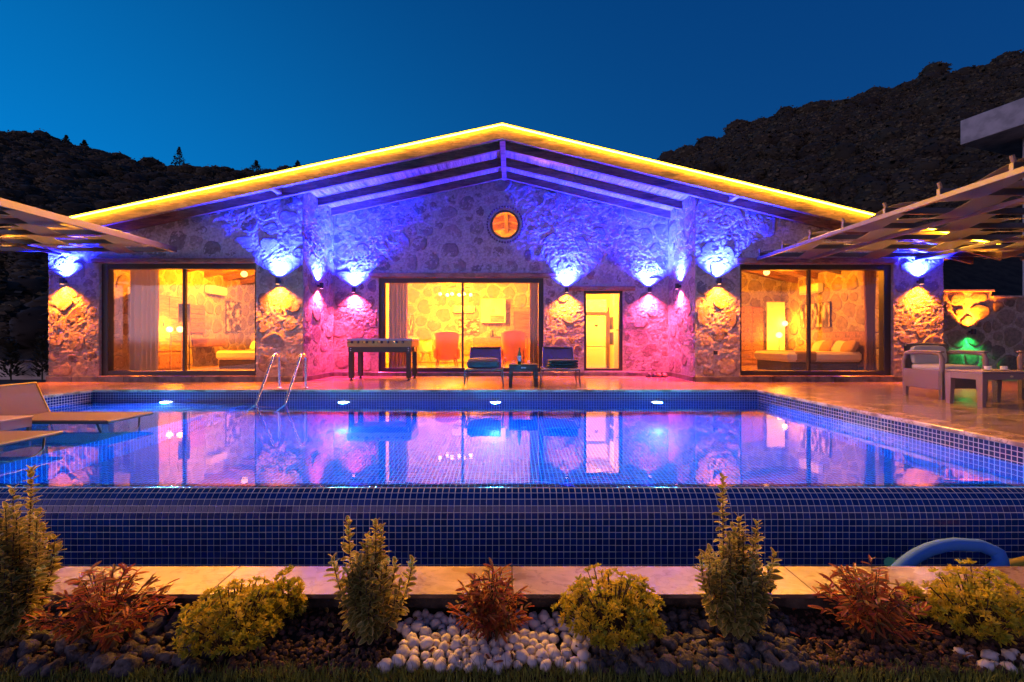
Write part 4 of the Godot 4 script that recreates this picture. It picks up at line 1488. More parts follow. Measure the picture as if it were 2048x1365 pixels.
	for q in [["left", 0.03], ["right", 0.345]]:
		glass_cup("small clear drinking glass, the %s one beside the bottle" % q[0], Vector3(q[1], 0.467, -9.22), 0.035, 0.085, null)
	# shoes by the porch corner
	var sm := [mat(0.05, 0.03, 0.03, 0.7), mat(0.45, 0.16, 0.08, 0.7)]
	for k in 4:
		var sh := thing("shoe", ["dark shoe, left one of the dark pair by the porch corner", "dark shoe, right one of the dark pair by the porch corner", "orange slipper, left one of the orange pair by the porch corner", "orange slipper, right one of the orange pair by the porch corner"][k], "shoe", Vector3(3.62 + 0.13 * k, 0, -11.72 + 0.05 * (k % 2)), rnd(-0.3, 0.3), "shoes in the porch corner")
		b = MB.new()
		b.sup(Vector3(0, 0.02, 0), Vector3(0.048, 0.018, 0.14), 0.5, 0.8, Basis(), 14, 6)
		part(sh, "sole", b, M.black)
		b = MB.new()
		b.sup(Vector3(0, 0.055, 0.05), Vector3(0.046, 0.045, 0.085), 0.8, 0.9, Basis(Vector3.RIGHT, 0.25), 14, 8)
		part(sh, "upper", b, sm[k / 2])
	# rattan armchairs and low table on the right
	var ac := rattan_chair("taupe rattan armchair with pale cushions, left of the low rattan table", Vector3(7.345, 0, -7.53))
	dup(ac, "taupe rattan armchair cut off by the right edge, beside the low rattan table", Vector3(8.68, 0, -6.9), -PI / 2)
	var tb := thing("low_table", "taupe rattan-look low table with an oval badge in front of the armchairs", "table", Vector3(7.15, 0, -6.62), 0.12)
	b = MB.new()
	b.cbox(Vector3(0, 0.495, 0), Vector3(0.92, 0.03, 0.5), 0.008)
	part(tb, "top", b, M.taupe)
	b = MB.new()
	for s in [-1, 1]:
		b.cbox(Vector3(0, 0.435, s * 0.235), Vector3(0.88, 0.09, 0.02), 0.004)
		b.cbox(Vector3(s * 0.445, 0.435, 0), Vector3(0.02, 0.09, 0.44), 0.004)
	part(tb, "apron", b, M.taupe)
	for sx in [-1, 1]:
		for sz in [-1, 1]:
			b = MB.new()
			b.hexa([Vector3(sx * 0.45, 0, sz * 0.24), Vector3(sx * 0.39, 0, sz * 0.24), Vector3(sx * 0.39, 0, sz * 0.18), Vector3(sx * 0.45, 0, sz * 0.18),
				Vector3(sx * 0.458, 0.48, sz * 0.248), Vector3(sx * 0.37, 0.48, sz * 0.248), Vector3(sx * 0.37, 0.48, sz * 0.16), Vector3(sx * 0.458, 0.48, sz * 0.16)])
			part(tb, "leg", b, M.taupe if sx < 0 else M.rattan)
	b = MB.new()
	b.sup(Vector3(0.03, 0.437, 0.247), Vector3(0.032, 0.015, 0.004), 1, 1, Basis(), 16, 8)
	part(tb, "badge", b, mat(0.55, 0.42, 0.22, 0.4))
	for q in [["left", 7.12], ["right", 7.36]]:
		var cp := thing("saucer", "small white saucer under the %s cup on the low rattan table" % q[0], "saucer", Vector3(q[1], 0.511, -6.62))
		b = MB.new()
		b.lathe([Vector2(0, 0), Vector2(0.035, 0), Vector2(0.07, 0.014), Vector2(0.068, 0.017), Vector2(0.03, 0.006), Vector2(0, 0.006)], Vector3.ZERO, 20)
		part(cp, "plate", b, M.white)
		var c := thing("cup", "small white cup, the %s one on the low rattan table" % q[0], "cup", Vector3(q[1], 0.518, -6.62))
		b = MB.new()
		b.lathe([Vector2(0, 0), Vector2(0.03, 0), Vector2(0.04, 0.055), Vector2(0.037, 0.055), Vector2(0.028, 0.006), Vector2(0, 0.006)], Vector3.ZERO, 18)
		part(c, "bowl", b, M.white)
		b = MB.new()
		b.tube([Vector3(0.037, 0.045, 0), Vector3(0.058, 0.045, 0), Vector3(0.06, 0.02, 0), Vector3(0.034, 0.014, 0)], 0.005, 6)
		part(c, "handle", b, M.white)
	var so := thing("socket_cover", "small dark socket cover low on the pier right of the porch", "socket", Vector3(4.73, 0.68, -10.27))
	b = MB.new()
	b.cbox(Vector3.ZERO, Vector3(0.09, 0.09, 0.03), 0.006)
	part(so, "cover", b, M.black)

func glass_cup(label: String, at: Vector3, r: float, hgt: float, drink) -> void:
	var g := thing("drinking_glass", label, "glass", at)
	var b := MB.new()
	b.lathe([Vector2(0, 0), Vector2(r * 0.85, 0), Vector2(r, hgt), Vector2(r * 0.93, hgt), Vector2(r * 0.8, 0.008), Vector2(0, 0.008)], Vector3.ZERO, 18)
	var m := StandardMaterial3D.new()
	m.albedo_color = Color(1, 1, 1, 0.06)
	m.transparency = BaseMaterial3D.TRANSPARENCY_ALPHA
	m.roughness = 0.03
	part(g, "glass", b, m)
	if drink:
		b = MB.new()
		b.lathe([Vector2(0, 0.009), Vector2(r * 0.78, 0.009), Vector2(r * 0.86, hgt * 0.55), Vector2(0, hgt * 0.55)], Vector3.ZERO, 16)
		part(g, "drink", b, drink)

func sling_chair(label: String, at: Vector3, turn: float, kind: int) -> void:
	var t := thing("sling_chair", label, "lounge chair", at, turn, "sling lounge chairs on the porch terrace")
	var b := MB.new()
	for s in [-1, 1]:
		b.tube([Vector3(s * 0.385, 0.365, 0.08), Vector3(s * 0.38, 0.36, -0.9)], 0.017, 8)
		b.tube([Vector3(s * 0.345, 0.37, -0.72), Vector3(s * 0.335, 0.80, -1.18)], 0.015, 8)
	b.tube([Vector3(-0.385, 0.365, 0.08), Vector3(0.385, 0.365, 0.08)], 0.019, 8)
	b.tube([Vector3(-0.38, 0.36, -0.9), Vector3(0.38, 0.36, -0.9)], 0.015, 8)
	b.tube([Vector3(-0.335, 0.80, -1.18), Vector3(0.335, 0.80, -1.18)], 0.015, 8)
	part(t, "frame", b, M.dark_metal)
	var sm := mat(0.075, 0.055, 0.075, 0.8, {"bump": "rattan", "depth": 0.06, "scale": 9.0})
	b = MB.new()
	var f := func(i: int, j: int):
		var x := lerpf(-0.35, 0.35, i / 10.0)
		var z := lerpf(0.08, -0.72, j / 12.0)
		return Vector3(x, 0.375 - 0.035 * sin(PI * i / 10.0) * (1.0 if j > 0 else 0.6), z)
	b.grid(f, 10, 12)
	b.grid(func(i: int, j: int): return f.call(10 - i, j) - Vector3(0, 0.004, 0), 10, 12)
	part(t, "seat_sling", b, sm)
	b = MB.new()
	var g := func(i: int, j: int):
		var x := lerpf(-0.335, 0.335, i / 10.0)
		var v: float = j / 12.0
		return Vector3(x, lerpf(0.375, 0.8, v), lerpf(-0.72, -1.18, v) - 0.03 * sin(PI * i / 10.0))
	b.grid(g, 10, 12)
	b.grid(func(i: int, j: int): return g.call(10 - i, j) - Vector3(0, 0.003, 0.003), 10, 12)
	part(t, "back_sling", b, sm)
	for s in [-1, 1]:
		for z in [0.07, -0.88]: # hairpin legs
			b = MB.new()
			b.tube([Vector3(s * 0.385, 0.36, z - 0.09), Vector3(s * 0.40, 0.03, z - 0.005), Vector3(s * 0.402, 0.012, z + 0.012), Vector3(s * 0.40, 0.03, z + 0.03), Vector3(s * 0.385, 0.36, z + 0.05)], 0.009, 8)
			b.tube([Vector3(s * 0.33, 0.36, z), Vector3(s * 0.40, 0.03, z + 0.01)], 0.008, 6)
			part(t, "leg", b, M.dark_metal)

func rattan_chair(label: String, at: Vector3) -> Node3D:
	var t := thing("rattan_armchair", label, "armchair", at, 0.0, "rattan armchairs on the terrace")
	M.taupe = mat(0.20, 0.135, 0.125, 0.5, {"bump": "fine", "depth": 0.03, "scale": 1.5})
	M.rattan = mat(0.19, 0.155, 0.135, 0.5, {"bump": "rattan", "depth": 1.6, "scale": 11.0})
	var pad := mat(0.42, 0.40, 0.36, 0.9, {"bump": "fine", "depth": 0.12, "scale": 1.5})
	var b := MB.new()
	for s in [-1, 1]: # side panel with an arm loop
		b = MB.new()
		b.cbox(Vector3(s * 0.35, 0.31, 0), Vector3(0.045, 0.32, 0.72), 0.01)
		part(t, "side_panel", b, M.taupe if s < 0 else M.rattan)
		b = MB.new()
		b.tube([Vector3(s * 0.35, 0.44, 0.34), Vector3(s * 0.355, 0.66, 0.345), Vector3(s * 0.36, 0.735, 0.31), Vector3(s * 0.36, 0.755, 0.2), Vector3(s * 0.36, 0.76, -0.1), Vector3(s * 0.355, 0.74, -0.3), Vector3(s * 0.35, 0.6, -0.36), Vector3(s * 0.35, 0.44, -0.36)], 0.035, 10)
		b.cbox(Vector3(s * 0.36, 0.775, 0.06), Vector3(0.085, 0.03, 0.6), 0.012)
		part(t, "arm", b, M.taupe)
		for z in [-0.33, 0.33]:
			b = MB.new()
			b.hexa([Vector3(s * 0.372, 0, z + 0.03), Vector3(s * 0.322, 0, z + 0.03), Vector3(s * 0.322, 0, z - 0.03), Vector3(s * 0.372, 0, z - 0.03),
				Vector3(s * 0.374, 0.45, z + 0.035), Vector3(s * 0.30, 0.45, z + 0.035), Vector3(s * 0.30, 0.45, z - 0.035), Vector3(s * 0.374, 0.45, z - 0.035)])
			part(t, "leg", b, M.rattan if z > 0 else M.taupe)
	b = MB.new()
	b.cbox(Vector3(0, 0.31, 0.335), Vector3(0.65, 0.27, 0.04), 0.008)
	part(t, "front_panel", b, M.rattan)
	b = MB.new()
	b.cbox(Vector3(0, 0.43, 0), Vector3(0.66, 0.04, 0.66), 0.006)
	part(t, "seat", b, M.black)
	b = MB.new()
	b.grid(func(i: int, j: int):
		var a := lerpf(-1.0, 1.0, i / 14.0)
		return Vector3(a * 0.345, lerpf(0.3, 0.885, j / 8.0), -0.33 - 0.06 * (j / 8.0) + 0.07 * a * a), 14, 8)
	b.grid(func(i: int, j: int):
		var a := lerpf(1.0, -1.0, i / 14.0)
		return Vector3(a * 0.365, lerpf(0.3, 0.885, j / 8.0), -0.37 - 0.06 * (j / 8.0) + 0.08 * a * a), 14, 8)
	b.tube([Vector3(-0.355, 0.88, -0.33), Vector3(-0.18, 0.89, -0.395), Vector3(0, 0.895, -0.41), Vector3(0.18, 0.89, -0.395), Vector3(0.355, 0.88, -0.33)], 0.024, 8)
	part(t, "backrest", b, M.rattan)
	b = MB.new()
	b.sup(Vector3(0, 0.50, 0.02), Vector3(0.315, 0.055, 0.33), 0.4, 0.25, Basis(), 24, 10, nf, 0.02)
	part(t, "seat_cushion", b, pad)
	b = MB.new()
	b.sup(Vector3(0, 0.70, -0.27), Vector3(0.30, 0.17, 0.05), 0.4, 0.35, Basis(Vector3.RIGHT, -0.12), 24, 10, nf, 0.02)
	part(t, "back_cushion", b, pad)
	return t

# ------------------------------------------------------------------ in and round the pool
func pool_things() -> void:
	var b: MB
	var ld := thing("pool_ladder", "polished steel pool ladder with two tall hooped rails at the far edge", "pool ladder")
	for x in [-4.69, -4.16]:
		b = MB.new()
		var pts := [Vector3(x, 0.0, -8.92), Vector3(x, 0.5, -8.92)]
		for k in 9:
			var a := PI * k / 8.0 * 0.86
			pts.append(Vector3(x, 0.56 + 0.13 * sin(a), -8.79 - 0.13 * cos(a)))
		pts.append_array([Vector3(x, -0.215, -8.10), Vector3(x, -0.75, -7.80), Vector3(x, -0.95, -7.82), Vector3(x, -1.05, -8.0)])
		b.tube(pts, 0.025, 12)
		var r := part(ld, "rail", b, M.steel)
		b = MB.new()
		b.lathe([Vector2(0, 0), Vector2(0.055, 0), Vector2(0.05, 0.012), Vector2(0.024, 0.02), Vector2(0, 0.02)], Vector3(x, 0.002, -8.92), 18)
		part(r, "flange", b, M.steel)
	for k in 2:
		b = MB.new()
		b.cbox(Vector3(-4.425, -0.42 - 0.26 * k, -7.98 + 0.14 * k), Vector3(0.53, 0.03, 0.09), 0.008)
		part(ld, "tread", b, M.steel)
	for q in [["far left one, over the shallow ledge", -6.73], ["one just right of the ladder", -3.28], ["one below the left sling chair", -0.32], ["rightmost one, below the porch corner", 2.83]]:
		var t := thing("pool_light", "round bright underwater light on the far pool wall, %s" % q[0], "pool light", Vector3(q[1], -0.40, PZF), 0.0, "underwater lights")
		b = MB.new()
		b.lathe([Vector2(0, 0), Vector2(0.135, 0), Vector2(0.13, 0.02), Vector2(0.105, 0.025), Vector2(0.105, 0.015), Vector2(0, 0.015)], Vector3.ZERO, 24, Basis(Vector3.RIGHT, PI / 2))
		part(t, "rim", b, M.white)
		b = MB.new()
		b.sup(Vector3(0, 0, 0.02), Vector3(0.1, 0.1, 0.03), 1, 1, Basis(), 20, 10)
		part(t, "lamp_lens", b, mat(0.9, 0.9, 0.9, 0.3, {"emit": lin(0.8, 0.95, 1.0), "power": 22.0}))
		lamp(t, "spot", "lamp_light", Vector3(0, 0, 0.07), lin(0.02, 0.50, 1.0), POOL, {"angle": 84.0, "blend": 0.3, "r": 0.08, "dir": Vector3(0, -0.14, 1)})
	# loungers standing on the shallow ledge
	lounger("brown pool lounger with a raised, yellow-piped backrest on the shallow ledge", -5.08, -5.55, -6.25, true)
	lounger("flat brown pool lounger nearest the camera on the shallow ledge", -5.02, -4.23, -4.93, false)
	var st := thing("ledge_table", "low maroon side table between the two pool loungers", "side table", Vector3(-6.12, SHELF_Y, -5.25))
	b = MB.new()
	b.cbox(Vector3(0, 0.525, 0), Vector3(0.5, 0.02, 0.36), 0.005)
	part(st, "top", b, mat(0.22, 0.13, 0.11, 0.5))
	b = MB.new()
	b.cbox(Vector3(0, 0.46, 0), Vector3(0.48, 0.11, 0.34), 0.005)
	part(st, "apron", b, mat(0.085, 0.04, 0.045, 0.5))
	for sx in [-1, 1]:
		for sz in [-1, 1]:
			b = MB.new()
			b.cbox(Vector3(sx * 0.22, 0.2, sz * 0.15), Vector3(0.035, 0.41, 0.035), 0.005)
			part(st, "leg", b, M.bronze)
	glass_cup("glass of amber drink on the low maroon table at the left edge", Vector3(-6.17, SHELF_Y + 0.535, -5.2), 0.04, 0.10, mat(0.75, 0.4, 0.03, 0.2))
	# foam noodles in the overflow gutter
	var nd := thing("blue_pool_noodle", "thick blue foam noodle arching out of the overflow gutter", "pool noodle")
	var path := []
	var cv := Curve3D.new()
	for q in [[1772, 1168, 2.98], [1812, 1127, 3.0], [1858, 1100, 3.05], [1910, 1089, 3.08], [1962, 1092, 3.08], [1997, 1107, 3.04], [2003, 1128, 3.0], [1975, 1152, 2.98], [1930, 1172, 3.0]]:
		cv.add_point(P(q[0], q[1], q[2]))
	for k in cv.point_count:
		var d: Vector3 = (cv.get_point_position(mini(k + 1, cv.point_count - 1)) - cv.get_point_position(maxi(k - 1, 0))) * 0.18
		cv.set_point_in(k, -d); cv.set_point_out(k, d)
	for k in 61:
		path.append(cv.sample_baked(cv.get_baked_length() * k / 60.0))
	b = MB.new()
	b.tube(path, 0.042, 14)
	part(nd, "foam", b, mat(0.05, 0.20, 0.62, 0.75, {"bump": "fine", "depth": 0.08, "scale": 3.0}))
	var gn := thing("green_pool_noodle", "end of a green foam noodle beside the blue one in the gutter", "pool noodle")
	b = MB.new()
	b.tube([P(1782, 1128, 3.12), P(1800, 1134, 3.16), P(1900, 1170, 3.25), P(2100, 1190, 3.25)], 0.042, 14)
	part(gn, "foam", b, mat(0.10, 0.42, 0.22, 0.75))
	var yn := thing("yellow_pool_noodle", "yellow foam noodle rising at the right edge of the gutter", "pool noodle")
	b = MB.new()
	b.tube([P(1985, 1152, 3.1), P(2020, 1133, 3.1), P(2075, 1122, 3.1), P(2160, 1150, 3.1)], 0.042, 14)
	part(yn, "foam", b, mat(0.55, 0.38, 0.03, 0.75))

const SHELF_Y := -0.5
const POOL := 70.0

func lounger(label: String, x1: float, za: float, zb: float, raised: bool) -> void:
	var t := thing("pool_lounger", label, "lounger", Vector3.ZERO, 0.0, "loungers on the pool ledge")
	var m := mat(0.085, 0.045, 0.05, 0.75, {"bump": "fine", "depth": 0.08, "scale": 2.0})
	var zc := (za + zb) / 2
	var b := MB.new()
	var hx := x1 - 1.47
	b.cbox(Vector3((x1 + hx) / 2, -0.066, zc), Vector3(x1 - hx, 0.035, za - zb), 0.012)
	part(t, "seat", b, m)
	b = MB.new()
	var ang := 1.13 if raised else 0.0
	var bs := Basis(Vector3.BACK, PI - ang)
	var len_ := 0.62
	var o := Vector3(hx, -0.066, zc)
	b.cbox(o + Vector3(-cos(ang), sin(ang), 0) * len_ / 2 * 0.75, Vector3(len_ * 0.75, 0.035, za - zb), 0.012, Basis(Vector3.BACK, -ang))
	part(t, "backrest", b, m)
	b = MB.new()
	var e := Vector3(-cos(ang), sin(ang), 0) * len_ * 0.75
	var up := Vector3(sin(ang), cos(ang), 0) * 0.02
	b.tube([o + Vector3(0, 0, (zb - za) / 2) + up, o + e + Vector3(0, 0, (zb - za) / 2) + up, o + e + Vector3(0, 0, (za - zb) / 2) + up, o + Vector3(0, 0, (za - zb) / 2) + up], 0.011, 6, true, true)
	part(t, "piping", b, mat(0.62, 0.36, 0.03, 0.6) if raised else m)
	b = MB.new()
	for z in [za - 0.03, zb + 0.03]:
		b.tube([Vector3(x1 - 0.01, -0.085, z), Vector3(hx, -0.085, z)], 0.014, 6)
	b.tube([Vector3(x1 - 0.005, -0.07, za + 0.0), Vector3(x1 - 0.005, -0.07, zb)], 0.02, 8)
	part(t, "frame", b, M.black)
	for x in [x1 - 0.16, hx + 0.1]:
		b = MB.new()
		var pts := []
		for k in 13:
			var q := k / 12.0
			pts.append(Vector3(x + 0.14 * sin(PI * q) * (1.0 if x > hx + 0.5 else 0.0), -0.09 - 0.40 * pow(sin(PI * q), 0.5), lerpf(za - 0.03, zb + 0.03, q)))
		b.tube(pts, 0.012, 8)
		part(t, "leg", b, M.black)

# ------------------------------------------------------------------ planting in front
func leaf(l: float, w: float, cup: float, edge: Color, heart: Color) -> MB: # pointed oval leaf along +z, with a coloured margin
	var b := MB.new()
	var outer := []
	var inner := []
	for k in 10:
		var a := TAU * k / 10.0
		var s := (1.0 - cos(a)) * 0.5
		var ww := sin(a) * w * 0.5 * (1.0 - 0.25 * s)
		outer.append(Vector3(ww, cup * (absf(ww) * 2.0 / w) * w * 0.5 - 0.18 * l * s * s, s * l))
		inner.append(Vector3(ww * 0.62, cup * 0.4 * absf(ww) - 0.18 * l * s * s + 0.001, l * (0.08 + s * 0.8)))
	var v0 := 0
	b.col = edge
	for p in outer:
		b.vert(p, Vector3.UP)
	b.col = heart
	for p in inner:
		b.vert(p, Vector3.UP)
	var c := b.vert(Vector3(0, -0.045 * l, l * 0.48), Vector3.UP)
	for k in 10:
		var k2 := (k + 1) % 10
		b.ix.append_array([k, k + 10, k2, k2, k + 10, k2 + 10])
		b.ix.append_array([k + 10, c, k2 + 10])
	b.smooth(v0, 0)
	return b

func along(dir: Vector3, roll: float) -> Basis: # basis whose z runs along dir, with its face turned up
	var zx := dir.normalized()
	var up := Vector3.UP if absf(zx.y) < 0.97 else Vector3(1, 0, 0.2)
	var xx := up.cross(zx).normalized()
	return Basis(xx, zx.cross(xx), zx) * Basis(Vector3.BACK, roll)

func place_leaves(t: Node3D, called: String, meshes: Array, m: Material, xf: Array, most := 300) -> void:
	for k in xf.size(): # the ones that face the camera side show largest
		xf[k] = [xf[k].origin.z + t.position.z * 0.0 + rng.randf() * 0.05, xf[k]]
	xf.sort_custom(func(a, b): return a[0] > b[0])
	var rest := []
	for k in meshes.size():
		rest.append([])
	for k in xf.size():
		if k < most:
			part(t, called, meshes[k % meshes.size()], m, xf[k][1])
		else:
			rest[k % meshes.size()].append(xf[k][1])
	for k in meshes.size():
		if rest[k]:
			var b := MB.new()
			for q in rest[k]:
				b.add(meshes[k + 100] if false else leaf_src[meshes[k]], q)
			stuff(t, called + "_mass", b, m)

var leaf_src := {}

func leaf_set(specs: Array) -> Array:
	var out := []
	for s in specs:
		var b := leaf(s[0], s[1], s[2], s[3], s[4])
		var me := b.mesh()
		leaf_src[me] = b
		out.append(me)
	return out

func euonymus(label: String, at: Vector3, hgt: float, rad: float, spikes: Array, set_: Array, m: Material, bark: Material) -> void:
	var t := thing("variegated_shrub", label, "shrub", at, 0.0, "variegated shrubs along the coping")
	var xf := []
	var sb := MB.new()
	var stems := []
	for k in 54:
		var a := rnd(0, TAU)
		var r := rad * sqrt(rng.randf())
		var top := hgt * (0.54 + 0.36 * (1.0 - r / rad)) * rnd(0.78, 1.05)
		stems.append([Vector3(cos(a) * r, top, sin(a) * r * 0.8), r])
	for s in spikes:
		stems.append([Vector3(s.x, s.y, s.z), 0.02])
	for s in stems:
		var tip: Vector3 = s[0]
		var base := Vector3(tip.x * 0.18, 0, tip.z * 0.18)
		var mid := Vector3(tip.x * 0.85, tip.y * 0.45, tip.z * 0.85) + Vector3(rnd(-0.02, 0.02), 0, rnd(-0.02, 0.02))
		var pts := []
		for k in 9:
			var q := k / 8.0
			pts.append(base.lerp(mid, q).lerp(mid.lerp(tip, q), q))
		sb.tube(pts, [0.005, 0.005, 0.0045, 0.004, 0.004, 0.0035, 0.003, 0.0025, 0.002], 5)
		var ln := (tip - base).length()
		var nn := int(ln / (0.018 if s[1] == 0.02 else 0.027))
		var ph := rnd(0, TAU)
		for k in nn:
			var q := 0.2 + 0.8 * (k + 0.5) / nn
			var p := base.lerp(mid, q).lerp(mid.lerp(tip, q), q)
			var ax := (mid.lerp(tip, q) - base.lerp(mid, q)).normalized()
			ph += PI / 2 + rnd(-0.3, 0.3)
			for e in 2:
				var out := Vector3(cos(ph + PI * e), 0, sin(ph + PI * e))
				var lift := lerpf(-0.25, 0.85, pow(q, 1.6)) + rnd(-0.35, 0.35)
				if q > 0.95: lift += 0.9
				var d := (out + ax * lift).normalized()
				var sc := rnd(0.75, 1.15) * (1.0 if q < 0.85 else 0.8)
				xf.append(Transform3D(along(d, rnd(-0.5, 0.5)).scaled_local(Vector3(sc, sc, sc)), p))
	part(t, "stem", sb, bark)
	place_leaves(t, "leaf", set_, m, xf)

func nandina(label: String, at: Vector3, hgt: float, rad: float, set_: Array, m: Material, bark: Material, lean := 0.0) -> void:
	var t := thing("red_shrub", label, "shrub", at, 0.0, "red-leaved shrubs along the coping")
	var xf := []
	var sb := MB.new()
	for k in 62:
		var a := rnd(0, TAU)
		var r := rad * pow(rng.randf(), 0.55)
		var top := hgt * (1.0 - 0.55 * pow(r / rad, 2.0)) * rnd(0.72, 1.0)
		var tip := Vector3(cos(a) * r + lean * top, top, sin(a) * r * 0.75)
		var base := Vector3(tip.x * 0.12, 0, tip.z * 0.12)
		var mid := Vector3(tip.x * 0.45, top * 0.75, tip.z * 0.45)
		var pts := []
		for q in 7:
			pts.append(base.lerp(mid, q / 6.0).lerp(mid.lerp(tip, q / 6.0), q / 6.0))
		sb.tube(pts, 0.0022, 4)
		for e in 15:
			var q := 0.3 + 0.7 * e / 14.0
			var p := base.lerp(mid, q).lerp(mid.lerp(tip, q), q)
			var out := Vector3(cos(a), 0, sin(a)).rotated(Vector3.UP, rnd(-1.5, 1.5))
			var d := (out + Vector3(0, rnd(-0.75, 0.45) + 0.5 * q, 0)).normalized()
			var sc := rnd(0.7, 1.15)
			xf.append(Transform3D(along(d, rnd(-0.9, 0.9)).scaled_local(Vector3(sc, sc, sc)), p))
	part(t, "stem", sb, bark)
	place_leaves(t, "leaf", set_, m, xf)

func golden(label: String, at: Vector3, hgt: float, rad: float, rosettes: Array, m: Material, bark: Material, n := 430) -> void:
	var t := thing("golden_shrub", label, "shrub", at, 0.0, "golden-leaved shrubs along the coping")
	var xf := []
	var sb := MB.new()
	for k in n:
		var a := rnd(0, TAU)
		var el := asin(rnd(-0.15, 1.0))
		var r := rnd(0.62, 1.0) if k % 3 else rnd(0.9, 1.06)
		var lump := 1.0 + 0.3 * nz.get_noise_3d(cos(a) * 1.6 + at.x * 3.0, el * 1.6, sin(a) * 1.6)
		var d := Vector3(cos(a) * cos(el), sin(el), sin(a) * cos(el))
		var p := Vector3(d.x * rad, hgt * 0.42 + d.y * hgt * 0.58, d.z * rad * 0.8) * r * lump
		if p.y < 0.02:
			continue
		var dir := (d + Vector3(0, 0.55, 0) + Vector3(rnd(-0.3, 0.3), rnd(-0.2, 0.3), rnd(-0.3, 0.3))).normalized()
		var sc := rnd(0.75, 1.2)
		xf.append(Transform3D(along(dir, rnd(0, TAU)).scaled_local(Vector3(sc, sc, sc)), p))
		if k % 6 == 0:
			sb.tube([Vector3(p.x * 0.1, 0, p.z * 0.1), p * 0.55, p], 0.0028, 4)
	part(t, "stem", sb, bark)
	place_leaves(t, "sprig", rosettes, m, xf)

